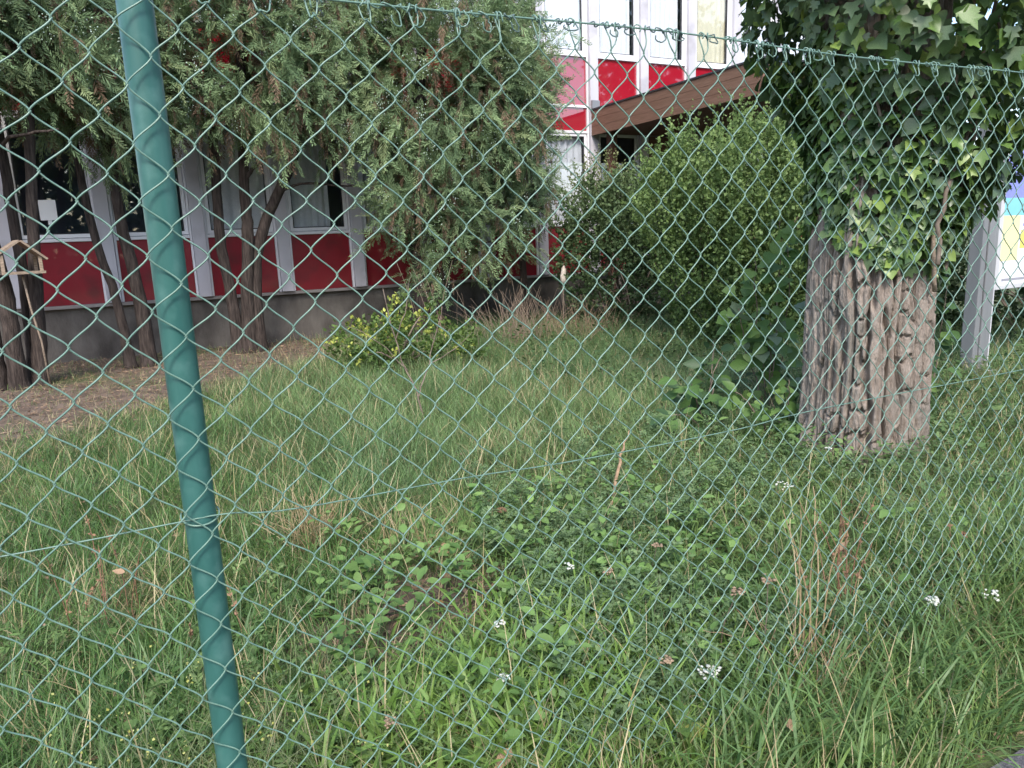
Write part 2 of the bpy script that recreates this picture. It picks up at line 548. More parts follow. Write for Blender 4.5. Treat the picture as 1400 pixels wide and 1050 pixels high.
# leaf templates (unit length along +Y, normal +Z)
LEAF_T = np.array([[0, 0, 0], [-.3, .42, .07], [0, .48, -.03], [.3, .42, .07], [0, 1, -.06]], float)
LEAF_F = np.array([[0, 2, 1], [0, 3, 2], [1, 2, 4], [2, 3, 4]], np.int32)
ROUND_T = np.array([[0, 0, 0], [-.42, .25, .05], [-.46, .62, .06], [0, .55, -.03], [.46, .62, .06], [.42, .25, .05], [-.2, .95, .02], [.2, .95, .02]], float)
ROUND_F = np.array([[0, 3, 1], [1, 3, 2], [2, 3, 6], [6, 3, 7], [7, 3, 4], [4, 3, 5], [5, 3, 0]], np.int32)
def ivy_template(lobes):
    a = np.array(lobes)
    ring = np.stack([a[:, 0], a[:, 1], a[:, 2]], -1)
    c = np.array([[0, .38, -.02]])
    T = np.concatenate([c, ring])
    n_ = len(ring)
    F = np.array([[0, 1 + (i + 1) % n_, 1 + i] for i in range(n_)], np.int32)
    return T, F
IVY_A = ivy_template([(0, 0, 0), (-.34, -.06, .05), (-.52, .22, .07), (-.30, .34, .02), (-.46, .62, .06), (-.17, .62, 0), (0, 1, -.1), (.17, .62, 0), (.46, .62, .06), (.30, .34, .02), (.52, .22, .07), (.34, -.06, .05)])
IVY_B = ivy_template([(0, 0, 0), (-.30, -.08, .03), (-.50, .10, .06), (-.46, .40, .08), (-.28, .68, .04), (0, 1, -.12), (.26, .70, .04), (.48, .38, .08), (.48, .08, .06), (.28, -.08, .03)])

def spray_template(n_side=9, L=1.0, wl=.045, ll=.24, droop=.12, twist=.05, ang=38, seed=1):
    """feathery spray: a stem with slim leaflets either side, along +Y"""
    r = np.random.default_rng(seed)
    V, F = [], []
    def blade(p, d, l, wd, nrm):
        b = len(V)
        s = np.cross(d, nrm)
        s = s / (np.linalg.norm(s) + 1e-9) * wd * .5
        V.extend([p, p + d * l * .5 + s, p + d * l, p + d * l * .5 - s])
        F.extend([(b, b + 1, b + 2), (b, b + 2, b + 3)])
    for i in range(n_side):
        t = (i + .6) / n_side
        p = np.array([0, t * L, -droop * t * t])
        for s in (-1, 1):
            a = math.radians(ang * r.uniform(.6, 1.35))
            d = np.array([s * math.sin(a), math.cos(a), r.normal() * .28])
            d /= np.linalg.norm(d)
            blade(p + np.array([0, r.uniform(-.02, .02), 0]), d, ll * (1.15 - .75 * t) * r.uniform(.7, 1.25), wl * r.uniform(.8, 1.3), np.array([r.normal() * .5, r.normal() * .3, 1.0]))
    blade(np.array([0, 0, 0.]), np.array([0, 1, -droop]), L, wl * .6, np.array([0, 0, 1.]))
    blade(np.array([0, .02, 0.]), np.array([0, 1, -droop]), L * .9, wl * .6, np.array([1., 0, 0]))
    return np.array(V), np.array(F, np.int32)

# ------------------------------------------------------------------ cedar trees
SPR = [spray_template(15, 1, .036, .27, .16, seed=s, ang=a_) for s, a_ in ((1, 34), (2, 42), (3, 28))]
BERRY_T = np.array([[1, 0, 0], [-1, 0, 0], [0, 1, 0], [0, -1, 0], [0, 0, 1], [0, 0, -1]], float)
BERRY_F = np.array([[0, 2, 4], [2, 1, 4], [1, 3, 4], [3, 0, 4], [2, 0, 5], [1, 2, 5], [3, 1, 5], [0, 3, 5]], np.int32)
M['berry'] = mat_noise('pale_cones', (.42, .52, .44), (.56, .66, .56), 20, .7)

def stem_path(pts, n_=16, wob=.02):
    P = np.array(pts, float)
    t = np.linspace(0, len(P) - 1, n_)
    out = []
    for u in t:
        i0 = int(min(math.floor(u), len(P) - 2))
        f = u - i0
        p0, p1, p2, p3 = P[max(i0 - 1, 0)], P[i0], P[i0 + 1], P[min(i0 + 2, len(P) - 1)]
        out.append(.5 * ((2 * p1) + (-p0 + p2) * f + (2 * p0 - 5 * p1 + 4 * p2 - p3) * f * f + (-p0 + 3 * p1 - 3 * p2 + p3) * f**3))
    out = np.array(out)
    out[1:-1] += rng.normal(size=(n_ - 2, 3)) * wob * np.array([1, 1, .3])
    return out

def trunk_mesh(P, r0, r1, n_=14, rough=.14, flare=.5, seed=0):
    P = np.asarray(P)
    m = len(P)
    t = np.linspace(0, 1, m)
    rad = (r0 + (r1 - r0) * t) * (1 + flare * np.exp(-t * 14))
    V, F = tube(P, rad, n_, True)
    V = np.array(V)
    th = np.tile(np.arange(n_), m)
    zz = np.repeat(t, n_)
    k = 1 + rough * (2 * fbm(np.cos(th * 2 * PI / n_) * 2.2 + seed, np.sin(th * 2 * PI / n_) * 2.2, zz * 3, 3) - 1) * 1.6
    C0 = np.repeat(P, n_, 0)
    V = C0 + (V - C0) * k[:, None]
    me = bpy.data.meshes.new('trunk')
    me.from_pydata(V.tolist(), [], F)
    for p in me.polygons:
        p.use_smooth = True
    me.update()
    return me

def cedar(name, label, base, stems, blobs, branches=(), group='cedar trees in front of the building', bright=1.0, nberry=50):
    t = thing(name, label, 'tree', (base[0], base[1], 0), group)
    off = (-base[0], -base[1], 0)
    for pts, r0, r1 in stems:
        o = obj('trunk', trunk_mesh(stem_path(pts, 26, .004), r0, r1, seed=rng.integers(99)), M['bark_cedar'], t)
        o.location = off
    for pts, r0, r1 in branches:
        o = obj('branch', trunk_mesh(stem_path(pts, 14, .012), r0, r1, 8, .1, 0), M['bark_cedar'], t)
        o.location = off
    parts, bparts = [], []
    for (cx, cy, cz, rx, ry, rz, N) in blobs:
        N = int(N * (1.3 if cz < 4 else .75))
        # clumps on the blob, sprays on the clumps
        nc = max(6, N // 22)
        d = rng.normal(size=(nc, 3))
        d /= np.linalg.norm(d, axis=1, keepdims=True)
        rr = rng.uniform(.55, 1.0, nc)[:, None]
        cc = np.array([cx, cy, cz]) + d * rr * np.array([rx, ry, rz])
        # slender shoots from the axis to the clumps
        idx = rng.integers(0, nc, N)
        loc = cc[idx] + rng.normal(size=(N, 3)) * np.array([.13, .13, .17])
        D = d[idx] * .55 + rng.normal(size=(N, 3)) * .42 + np.array([0, 0, -.35])
        up = rng.random(N) < .3
        D[up] += np.array([0, 0, 1.0])
        S = rng.uniform(.16, .36, N)
        g = rng.random((nc, 1))
        base_c = np.array([.115, .178, .085]) * (1 - g) + np.array([.225, .305, .15]) * g
        Cc = base_c[idx] * rng.uniform(.7, 1.3, (N, 1)) * bright
        dead = rng.random(N) < .12
        Cc[dead] = np.array([.19, .13, .085]) * rng.uniform(.6, 1.2, (dead.sum(), 1))
        tip = (rng.random(N) < .14) & ~dead
        Cc[tip] = np.array([.26, .32, .155]) * rng.uniform(.8, 1.15, (tip.sum(), 1))
        D[dead] = D[dead] * .4 + np.array([0, 0, -.9])
        which = rng.integers(0, 3, N)
        for q in range(3):
            s = which == q
            if s.any():
                parts.append(scatter(SPR[q][0], SPR[q][1], loc[s], frames(s.sum(), D[s], hint=np.array([0, -.55, .9]) + rng.normal(size=(s.sum(), 3)) * .55), S[s], Cc[s]))
        nb = int(.8 * nberry * N / 1000)
        for _ in range(nb):
            c0 = cc[rng.integers(nc)] + rng.normal(size=3) * .12 + np.array([0, -.05, 0])
            k = rng.integers(6, 18)
            p = c0 + rng.normal(size=(k, 3)) * np.array([.045, .045, .05])
            bparts.append(scatter(BERRY_T, BERRY_F, p, frames(k, rng.normal(size=(k, 3))), rng.uniform(.005, .009, k), np.ones((k, 3))))
    V, F, C = merge(parts)
    o = obj('foliage', npmesh('foliage', V, F, C), M['needle'], t, 'stuff')
    o.location = off
    if bparts:
        V, F, C = merge(bparts)
        o = obj('seed_cones', npmesh('seed_cones', V, F), M['berry'], t, 'stuff')
        o.location = off
    return t

cedar('cedar_tree', 'many-stemmed dark cedar at the left edge, behind the bird feeder', (-1.0, 8.35),
      [([(-1.25, 8.3, -.05), (-1.24, 8.3, .8), (-1.35, 8.35, 1.8), (-1.5, 8.3, 3.2)], .085, .05),
       ([(-1.08, 8.25, -.05), (-1.06, 8.22, .9), (-1.12, 8.2, 2.0), (-1.05, 8.3, 3.8)], .075, .04),
       ([(-.92, 8.35, -.05), (-.84, 8.34, .8), (-.72, 8.3, 1.9), (-.55, 8.3, 3.5)], .07, .035),
       ([(-.98, 8.5, -.05), (-.93, 8.5, 1.0), (-.93, 8.5, 2.4)], .065, .04)],
      [(-1.35, 8.2, 3.25, .95, .8, 1.1, 1500), (-.5, 8.3, 3.4, .75, .7, 1.05, 1200), (-1.0, 8.2, 4.7, .8, .7, .9, 500)],
      [([(-1.1, 8.2, 2.0), (-.8, 7.9, 2.25), (-.4, 7.6, 2.3)], .025, .008)], bright=.95, nberry=40)
cedar('cedar_tree', 'slim two-stemmed cedar just behind the green fence post', (-.02, 9.0),
      [([(-.12, 9.0, -.05), (-.17, 9.0, .7), (-.30, 9.0, 1.5), (-.35, 8.95, 2.8), (-.3, 8.9, 4.4)], .055, .03),
       ([(.06, 9.0, -.05), (.05, 9.0, .8), (-.03, 9.02, 1.7), (.0, 9.0, 3.0), (.1, 8.9, 4.8)], .075, .035)],
      [(.05, 8.85, 3.4, .95, .75, 1.15, 1800), (.2, 8.8, 4.7, .7, .6, .8, 400)], nberry=60)
cedar('cedar_tree', 'cedar with a dark trunk that forks like a V in front of the windows', (1.13, 9.3),
      [([(1.05, 9.3, -.05), (1.03, 9.3, .6), (.98, 9.3, 1.3), (1.0, 9.28, 2.0), (1.05, 9.2, 3.4)], .075, .045),
       ([(1.17, 9.27, -.05), (1.2, 9.25, .7), (1.27, 9.2, 1.4), (1.3, 9.2, 2.1), (1.45, 9.1, 4.2)], .085, .05),
       ([(1.27, 9.3, -.05), (1.3, 9.28, .7), (1.4, 9.25, 1.3), (1.65, 9.2, 1.85), (1.85, 9.1, 2.25), (2.1, 9.0, 3.2)], .08, .045)],
      [(1.35, 8.85, 3.35, 1.0, .8, 1.0, 1700), (2.25, 8.8, 3.35, .75, .7, 1.05, 1300), (1.7, 8.75, 4.5, 1.0, .7, .8, 700)],
      [([(1.62, 9.2, 1.86), (1.95, 9.1, 1.97), (2.3, 9.0, 1.93), (2.6, 8.95, 1.93)], .02, .009),
       ([(1.3, 9.2, 2.0), (1.5, 9.1, 2.22), (1.75, 9.0, 2.35)], .03, .012)], nberry=90)
cedar('cedar_tree', 'broad cedar whose branches hang low over the red panels', (3.25, 8.75),
      [([(3.2, 8.75, -.05), (3.22, 8.75, .8), (3.15, 8.75, 1.6), (3.3, 8.7, 2.8), (3.5, 8.6, 4.6)], .10, .05),
       ([(3.36, 8.8, -.05), (3.5, 8.78, .7), (3.75, 8.7, 1.5), (4.0, 8.6, 2.6)], .07, .035)],
      [(3.45, 8.45, 3.1, 1.05, .75, 1.1, 2200), (4.2, 8.5, 2.9, .62, .6, 1.15, 1700), (3.7, 8.45, 4.4, 1.0, .7, .8, 900),
       (3.3, 8.5, 1.75, .55, .4, .6, 420), (4.15, 8.55, 1.5, .5, .45, .6, 420), (3.45, 8.5, .95, .35, .3, .4, 150)],
      [([(3.5, 8.75, .75), (3.8, 8.6, 1.15), (4.2, 8.5, 1.2)], .025, .01)], nberry=80)
cedar('cedar_tree', 'thin grey-stemmed cedar beside the pilaster left of the hedge', (4.93, 9.2),
      [([(4.93, 9.2, -.05), (4.91, 9.2, 1.0), (4.88, 9.2, 2.2), (4.8, 9.1, 4.2)], .055, .03)],
      [(4.72, 8.95, 3.3, .42, .4, 1.1, 900), (4.85, 8.9, 2.1, .28, .3, .55, 260), (5.05, 8.9, 3.85, .35, .3, .12, 90)], nberry=60)

# ------------------------------------------------------------------ shrubs
def shrub(name, label, base, blobs, nshoot, lsize, cols, shoot_len=(.15, .35), per=16, up=.7, twigs=14, group=None, cat='shrub', yellow=0.0, ycol=(.38, .42, .09), lmat=None, low_frac=1.0):
    t = thing(name, label, cat, (base[0], base[1], 0), group)
    off = (-base[0], -base[1], 0)
    parts = []
    wt = np.array([b[3] * b[5] for b in blobs], float)
    wt /= wt.sum()
    which = rng.choice(len(blobs), nshoot, p=wt)
    B = np.array(blobs, float)[which]
    d = rng.normal(size=(nshoot, 3))
    d /= np.linalg.norm(d, axis=1, keepdims=True)
    lump = .70 + .6 * fbm(d[:, 0] * 2.2 + which * 7, d[:, 1] * 2.2, d[:, 2] * 2.2, 3)
    inner = np.where(rng.random(nshoot) < .3, rng.uniform(.45, .9, nshoot), 1.0)
    P0 = B[:, :3] + d * (lump * inner)[:, None] * B[:, 3:6]
    keep = P0[:, 2] > .04
    P0, d = P0[keep], d[keep]
    N = len(P0)
    D = d * .6 + np.array([0, 0, up]) + rng.normal(size=(N, 3)) * .28
    D /= np.linalg.norm(D, axis=1, keepdims=True)
    L = rng.uniform(*shoot_len, N)
    g = rng.random((N, 1))
    cA, cB = np.array(cols[0]), np.array(cols[1])
    zc = (P0[:, 2:3] - P0[:, 2].min()) / (np.ptp(P0[:, 2]) + 1e-6)
    young = np.clip(g * .55 + zc * .45, 0, 1)       # young shoots at the top are lighter
    Cs = cA * (1 - young) + cB * young
    yl = rng.random(N) < yellow * (.2 + 1.6 * zc[:, 0])
    Cs[yl] = np.array(ycol) * rng.uniform(.8, 1.2, (yl.sum(), 1))
    s = np.arange(per) / per
    P = P0[:, None, :] + (D * L[:, None])[:, None, :] * (s[None, :, None] - .45)
    P = P + rng.normal(size=P.shape) * .012
    P = P.reshape(-1, 3)
    Dl = np.repeat(D, per, 0) * .75 + rng.normal(size=(N * per, 3)) * .65
    Sl = rng.uniform(.65, 1.25, N * per) * lsize
    C = np.repeat(Cs, per, 0) * rng.uniform(.8, 1.2, (N * per, 1))
    parts.append(scatter(LEAF_T * np.array([1.1, 1, 1]), LEAF_F, P, frames(N * per, Dl), Sl, C))
    V, F, Cv = merge(parts)
    o = obj('foliage', npmesh('foliage', V, F, Cv), lmat or M['leaf'], t, 'stuff')
    o.location = off
    st = MB()
    for _ in range(twigs):
        j = rng.integers(N)
        a = np.array([base[0] + rng.normal() * .12, base[1] + rng.normal() * .12, -.03])
        e = a + (P0[j] - a) * .92
        mid = (a + e) / 2 + np.array([rng.normal() * .05, rng.normal() * .05, .1])
        st.tube(stem_path([a, mid, e], 7, .008), np.linspace(.014, .004, 7), 5)
    o = obj('stem', st.mesh('stems', True), M['twig'], t, 'stuff')
    o.location = off
    return t

shrub('evergreen_shrub', 'darker rounded evergreen shrub beside the end of the red wall', (5.9, 8.0),
      [(5.75, 8.25, .85, .72, .6, .95), (6.4, 7.6, 1.0, .75, .65, 1.05), (6.0, 8.0, 1.5, .55, .5, .6), (5.5, 8.35, 1.4, .4, .4, .55)],
      2000, .05, ((.04, .075, .032), (.13, .185, .075)), (.14, .32), 15, .55)
shrub('evergreen_shrub', 'tall bushy evergreen shrub with pointed shoots in front of the brown porch', (5.85, 5.95),
      [(5.75, 5.9, .9, .85, .75, 1.0), (5.55, 5.6, 1.55, .62, .55, .62), (5.3, 6.15, 1.45, .55, .5, .62), (5.85, 5.3, 1.2, .5, .45, .7), (5.7, 5.35, .55, .5, .4, .5),
       (5.5, 5.75, 2.12, .16, .16, .34), (5.95, 5.55, 2.0, .16, .16, .34), (5.15, 6.15, 2.0, .15, .15, .3), (5.75, 5.3, 1.98, .13, .13, .28), (4.95, 6.3, 1.75, .14, .14, .25)],
      3000, .044, ((.045, .095, .028), (.22, .31, .10)), (.18, .62), 18, 1.35)
shrub('dark_hedge', 'dark leafy hedge behind the notice board', (8.6, 4.4),
      [(8.2, 4.3, .9, 1.1, .8, 1.1), (9.6, 4.2, .9, 1.1, .8, 1.2), (7.6, 5.2, .9, .8, .7, 1.0), (10.8, 3.8, 1.0, 1.2, .8, 1.2)],
      1500, .07, ((.03, .055, .022), (.08, .12, .045)), (.14, .34), 13, .5, cat='hedge')
shrub('small_bush', 'small bush with yellow-green tips in front of the grey plinth', (2.15, 6.9),
      [(2.0, 7.0, .26, .38, .3, .26), (2.4, 6.8, .34, .3, .3, .3), (2.7, 6.55, .25, .26, .2, .2), (1.95, 6.7, .16, .28, .2, .18), (2.3, 6.95, .55, .14, .14, .16)],
      340, .045, ((.06, .115, .03), (.14, .205, .05)), (.1, .24), 11, .5, 12, cat='bush', yellow=.13)
shrub('young_bush', 'thin light green bush with wispy shoots under the porch end', (6.15, 8.9),
      [(6.1, 8.9, 1.9, .32, .3, .5), (6.25, 8.8, 1.3, .35, .3, .5), (5.75, 8.9, 1.7, .3, .25, .45)],
      300, .038, ((.12, .16, .06), (.22, .25, .11)), (.16, .4), 12, .8, 8)

# ------------------------------------------------------------------ the big ivy-clad tree
TX, TY, TR = 3.41, 2.545, .266
tree = thing('old_tree', 'thick old tree trunk with deeply furrowed bark, its upper part wrapped in ivy', 'tree', (TX, TY, 0))
nth, nz_ = 460, 400
ztop = 4.6
th = np.linspace(0, 2 * PI, nth, endpoint=False)
zz = np.concatenate([np.linspace(-.08, 1.35, 340), np.linspace(1.36, ztop, nz_ - 340)])
TH, ZZ = np.meshgrid(th, zz)
cxx, sxx = np.cos(TH), np.sin(TH)
warp = fbm(cxx * 2.2 + 4, sxx * 2.2, ZZ * .9, 2) - .5
warp2 = fbm(cxx * 6 + 14, sxx * 6, ZZ * 3.2, 3) - .5
u = TH * 25 / (2 * PI) + warp * 1.6 + warp2 * 1.75
u2 = TH * 58 / (2 * PI) + warp * 3.0 + warp2 * 3.4
tri = np.abs((u % 1.0) - .5) * 2                                  # 1 in the furrow, 0 on the ridge centre
tri2 = np.abs((u2 % 1.0) - .5) * 2
edge = .22 + .5 * fbm(cxx * 7 + 3, sxx * 7, ZZ * 3.0, 3)
fur = smooth(.0, edge, 1 - tri)
fur2 = smooth(.0, .35 + .3 * fbm(cxx * 9, sxx * 9 + 5, ZZ * 6, 2), 1 - tri2)
flake = fbm(cxx * 15 + warp * 3, sxx * 15, ZZ * 4.0, 4)
flake = .5 * flake + .5 * np.floor(flake * 6) / 6                  # bark scales with stepped edges
depth_var = .5 + .9 * fbm(cxx * 1.6, sxx * 1.6 + 8, ZZ * .9, 2)
gap = np.abs(((ZZ * 8 + np.floor(u) * .37 + 1.4 * fbm(cxx * 8, sxx * 8, ZZ * 5, 3)) % 1.0) - .5) * 2
crack = 1 - (1 - smooth(.0, .22, gap)) * smooth(.42, .6, noise(np.floor(u) * 3.1, ZZ * 4.5, 2.0)) * .55
fur = fur * crack
h = fur * (.020 + .030 * depth_var) + fur2 * fur * .012 * depth_var + .013 * (flake - .5) + .009 * (fbm(cxx * 34, sxx * 34, ZZ * 15, 3) - .5)
Rz = TR * (1 + (.10 + .12 * np.maximum(np.sin(5 * TH + .6), 0)) * np.exp(-np.maximum(ZZ, 0) * 11) + .03 * np.sin(2 * TH + 1) - .035 * np.clip(ZZ, 0, 1.5))
lob = .018 * np.sin(5 * TH + 2 + ZZ * .4) + .03 * (fbm(cxx * 1.4 + 9, sxx * 1.4, ZZ * .7, 2) - .5)
burl_th = -1.75
db = np.sqrt((np.angle(np.exp(1j * (TH - burl_th))) * TR) ** 2 + ((ZZ - .64) * .6) ** 2)
burl = smooth(.14, .02, db)
h = h * (1 - .3 * burl) + burl * (.012 + .04 * (fbm(cxx * 11, sxx * 11, ZZ * 14, 4) - .45))
RR = Rz + lob + h - .02
V = np.stack([cxx * RR, sxx * RR, ZZ], -1).reshape(-1, 3)
I = (np.arange(len(zz) - 1)[:, None] * nth + np.arange(nth)[None, :])
J = (np.arange(len(zz) - 1)[:, None] * nth + (np.arange(nth)[None, :] + 1) % nth)
F = np.stack([I, J, J + nth, I + nth], -1).reshape(-1, 4)
obj('trunk', npmesh('old_trunk', V, F, smooth=True), M['bark'], tree)

IVYM = []
for i, c in enumerate([(.055, .105, .034), (.082, .15, .042), (.125, .215, .052), (.20, .285, .066), (.10, .155, .068)]):
    IVYM.append(mat_leaf('ivy_leaf_%s' % ['deep', 'dark', 'mid', 'light', 'grey'][i], .38, .5, .22, col=c, var=.22, nscale=26))
def leaf_mesh(tpl, mat, nm):
    me = npmesh(nm, tpl[0], tpl[1])
    me.materials.append(mat)
    return me
IVYMESH = [leaf_mesh(t_, m_, 'ivy_leaf') for m_ in IVYM for t_ in (IVY_A, IVY_B)]
def mat4(R, P, S):
    m = Matrix.Identity(4)
    for a in range(3):
        for b_ in range(3):
            m[a][b_] = float(R[a, b_] * S)
        m[a][3] = float(P[a])
    return m

ivy = thing('ivy', 'thick ivy hanging over the upper half of the old tree trunk', 'ivy', (TX, TY, .9))
NI = 9000
zi = .86 + 2.6 * rng.random(NI * 2) ** 1.1
ti = rng.uniform(-PI, PI, NI * 2)
low = 1.0 + .16 * (noise(np.cos(ti) * 2.4, np.sin(ti) * 2.4, 3) - .5) + .10 * (noise(np.cos(ti) * 8, np.sin(ti) * 8, 1) - .5)
low = low + .13 * np.exp(-((np.angle(np.exp(1j * (ti + 2.45)))) / .8) ** 2)
low = low - .03 * np.exp(-((np.angle(np.exp(1j * (ti + 1.9)))) / .35) ** 2) - .03 * np.exp(-((np.angle(np.exp(1j * (ti + 2.5)))) / .3) ** 2) + .34 * np.exp(-((np.angle(np.exp(1j * (ti - 2.75)))) / .38) ** 2)
ok = zi > low
zi, ti, low = zi[ok][:NI], ti[ok][:NI], low[ok][:NI]
NI = len(zi)
side = np.cos(ti + .45)                                   # +1 towards the notice board, -1 towards the shrubs
up_l = smooth(.55, 1.25, zi - low)
up_r = smooth(.02, 1.0, zi - low)
wgt = .5 + .5 * side
spread = up_l * (1 - wgt) + up_r * wgt
ri = .31 + spread * (.34 + .09 * wgt + .22 * fbm(np.cos(ti) * 1.5 + 2, np.sin(ti) * 1.5, zi * 1.3, 3))
deep = rng.random(NI) < .35
ri = .30 + (ri - .30) * np.where(deep, rng.uniform(.25, .8, NI), rng.uniform(.85, 1.1, NI))
shx = .10 * spread
Pi = np.stack([TX + shx + np.cos(ti) * ri, TY - .5 * shx + np.sin(ti) * ri, zi], -1)
out = np.stack([np.cos(ti), np.sin(ti), np.zeros(NI)], -1)
Nrm = out + np.array([0, 0, .55]) + rng.normal(size=(NI, 3)) * .38
Dd = np.array([0, 0, -1.0]) + out * .25 + rng.normal(size=(NI, 3)) * .5
Ri = frames(NI, Dd, hint=Nrm)
Si = rng.uniform(.036, .092, NI) * (.9 + .16 * spread)
tone = fbm(np.cos(ti) * 2 + 5, np.sin(ti) * 2, zi * 2.2, 2) + rng.normal(size=NI) * .14
mi = np.clip(((tone - .25) * 9).astype(int), 0, 4)
mi[(rng.random(NI) < .2)] = 4
# leaves seen largest from the street are parts of their own, the rest are one mass
toc = np.array(EYE) - Pi
dist = np.linalg.norm(toc, axis=1)
face = (out * toc).sum(1) / dist
camd = Pi - np.array(EYE)
xc = camd @ np.array(_R)
yc = camd @ np.array(_U)
zc_ = -(camd @ np.array(_B))
inview = (np.abs(xc / zc_) < .70) & (np.abs(yc / zc_) < .525) & (face > .05)
score = np.where(inview, Si * np.clip((Ri[:, :, 2] * toc).sum(1) / dist, .1, 1) / dist * ri, 0)
order = np.argsort(-score)
top = set(order[:300].tolist())
ivy_off = Vector((-TX, -TY, -.9))
for j in order[:300]:
    o = obj('leaf', IVYMESH[2 * int(mi[j]) + int(rng.integers(2))], None, ivy)
    o.matrix_local = Matrix.Translation(ivy_off) @ mat4(Ri[j], Pi[j], Si[j])
rest = np.array([j for j in range(NI) if j not in top])
pal = np.array([(.055, .105, .034), (.082, .15, .042), (.125, .215, .052), (.20, .285, .066), (.10, .155, .068)])
half = rng.random(len(rest)) < .5
V, F, C = merge([scatter(t_[0], t_[1], Pi[rest[s]], Ri[rest[s]], Si[rest[s]], pal[mi[rest[s]]]) for t_, s in ((IVY_A, half), (IVY_B, ~half))])
M['ivy_mass'] = mat_leaf('ivy_leaves', .38, .5, .22)
o = obj('leaves', npmesh('ivy_leaves', V, F, C), M['ivy_mass'], ivy, 'stuff')
o.location = ivy_off
for a0, z0, z1, dr in ((-2.05, 1.0, 2.2, .02), (-1.55, .92, 2.3, .06), (-1.1, 1.0, 2.1, .05), (-2.5, 1.1, 2.2, .02), (-.6, 1.0, 2.2, .04), (-1.8, 1.05, 2.4, .12)):
    zs = np.linspace(z0, z1, 6)
    aa = a0 + np.cumsum(rng.normal(size=6) * .09)
    rad = TR + .01 + dr + .18 * smooth(z0, z1 + .4, zs)
    pts = np.stack([TX + np.cos(aa) * rad, TY + np.sin(aa) * rad, zs], -1)
    o = obj('vine', MB().tube(stem_path(pts, 22, .006), np.linspace(.011, .006, 22), 6).mesh('vine', True), M['wood'] if a0 in (-1.55, -2.05) else M['twig'], ivy)
    o.location = ivy_off

# ------------------------------------------------------------------ leafy plants with leaves one can pick out
PLM = {}
for nm, c in (('bright', (.13, .22, .055)), ('fresh', (.09, .17, .045)), ('deep', (.05, .10, .04)), ('bluish', (.15, .21, .13)), ('yellowing', (.20, .22, .05))):
    PLM[nm] = mat_leaf('plant_leaf_' + nm, .5, .35, .3, col=c, var=.2, nscale=22)
BLADE = (np.array([[0, 0, 0], [-.2, .16, .04], [-.3, .42, .06], [-.2, .72, .03], [0, 1, -.1], [.2, .72, .03], [.3, .42, .06], [.2, .16, .04], [0, .25, -.02], [0, .6, -.03]], float),
         np.array([[0, 8, 1], [1, 8, 2], [2, 8, 9], [2, 9, 3], [3, 9, 4], [4, 9, 5], [5, 9, 6], [6, 9, 8], [6, 8, 7], [7, 8, 0]], np.int32))
LEAFLIB = {(k, s): leaf_mesh(t_, PLM[k], 'plant_leaf') for k in PLM for s, t_ in (('blade', BLADE), ('ivy', IVY_B), ('lobed', IVY_A), ('round', (ROUND_T, ROUND_F)))}
def leafy(name, label, base, stems, nleaf, size, tones, shape, cat='plant', droop=.5, group=None, spread=.09, face=(-.35, -.8, .7)):
    """plant: arching stems (list of point lists), leaves along them, each leaf a part"""
    t = thing(name, label, cat, base, group)
    B = np.array(base)
    paths = []
    for pts in stems:
        P = stem_path(pts, 14, .006)
        paths.append(P)
        o = obj('stem', MB().tube(P, np.linspace(.006, .002, 14), 5).mesh('stem', True), M['twig'], t)
        o.location = tuple(-B)
    for _ in range(nleaf):
        P = paths[rng.integers(len(paths))]
        f = rng.uniform(.22, 1.0) * (len(P) - 1)
        i0 = int(min(f, len(P) - 2))
        p = P[i0] + (P[i0 + 1] - P[i0]) * (f - i0)
        d = rng.normal(size=3) * np.array([1, 1, .4]) + np.array([0, 0, -droop])
        d /= np.linalg.norm(d)
        p = p + d * rng.uniform(.0, spread)
        Rm = frames(1, d[None], hint=(np.array(face) + rng.normal(size=3) * .35)[None])[0]
        tone = tones[rng.integers(len(tones))]
        o = obj('leaf', LEAFLIB[(tone, shape)], None, t)
        o.matrix_local = Matrix.Translation(tuple(-B)) @ mat4(Rm, p, size * rng.uniform(.6, 1.2))
    return t
leafy('leafy_plant', 'low bright green plant leaning against the left foot of the old trunk', (3.22, 2.92, 0),
      [[(3.22, 2.92, 0), (3.15, 2.9, .2), (3.05, 2.85, .3)], [(3.24, 2.9, 0), (3.22, 2.88, .22), (3.16, 2.84, .42)],
       [(3.2, 2.95, 0), (3.05, 3.0, .25), (2.95, 3.05, .36)], [(3.25, 2.9, 0), (3.27, 2.82, .15), (3.25, 2.75, .22)]],
      85, .085, ['bright', 'bright', 'fresh', 'fresh'], 'blade', spread=.08)
leafy('leafy_plant', 'broad-leaved green plant spreading in the grass left of the trunk', (3.05, 3.35, 0),
      [[(3.05, 3.35, 0), (2.95, 3.35, .25), (2.85, 3.3, .42)], [(3.05, 3.35, 0), (3.1, 3.4, .28), (3.2, 3.4, .5)],
       [(3.0, 3.3, 0), (2.8, 3.25, .18), (2.62, 3.2, .22)], [(3.1, 3.4, 0), (3.3, 3.6, .3), (3.4, 3.7, .52)]],
      80, .12, ['fresh', 'deep', 'fresh', 'deep'], 'blade', spread=.12)
leafy('climbing_vine', 'climbing vine with large greyish leaves just left of the old trunk', (3.72, 3.5, 0),
      [[(3.72, 3.5, 0), (3.7, 3.45, .5), (3.66, 3.4, 1.0), (3.6, 3.35, 1.3)], [(3.72, 3.5, 0), (3.6, 3.5, .6), (3.5, 3.45, 1.05)],
       [(3.75, 3.5, 0), (3.8, 3.45, .6), (3.62, 3.3, 1.15)], [(3.72, 3.5, 0), (3.55, 3.55, .45), (3.42, 3.5, .75)], [(3.72, 3.5, 0), (3.66, 3.45, .4), (3.6, 3.4, .65)]],
      150, .09, ['fresh', 'bright', 'bluish', 'fresh', 'bright'], 'ivy', 'vine', spread=.13)
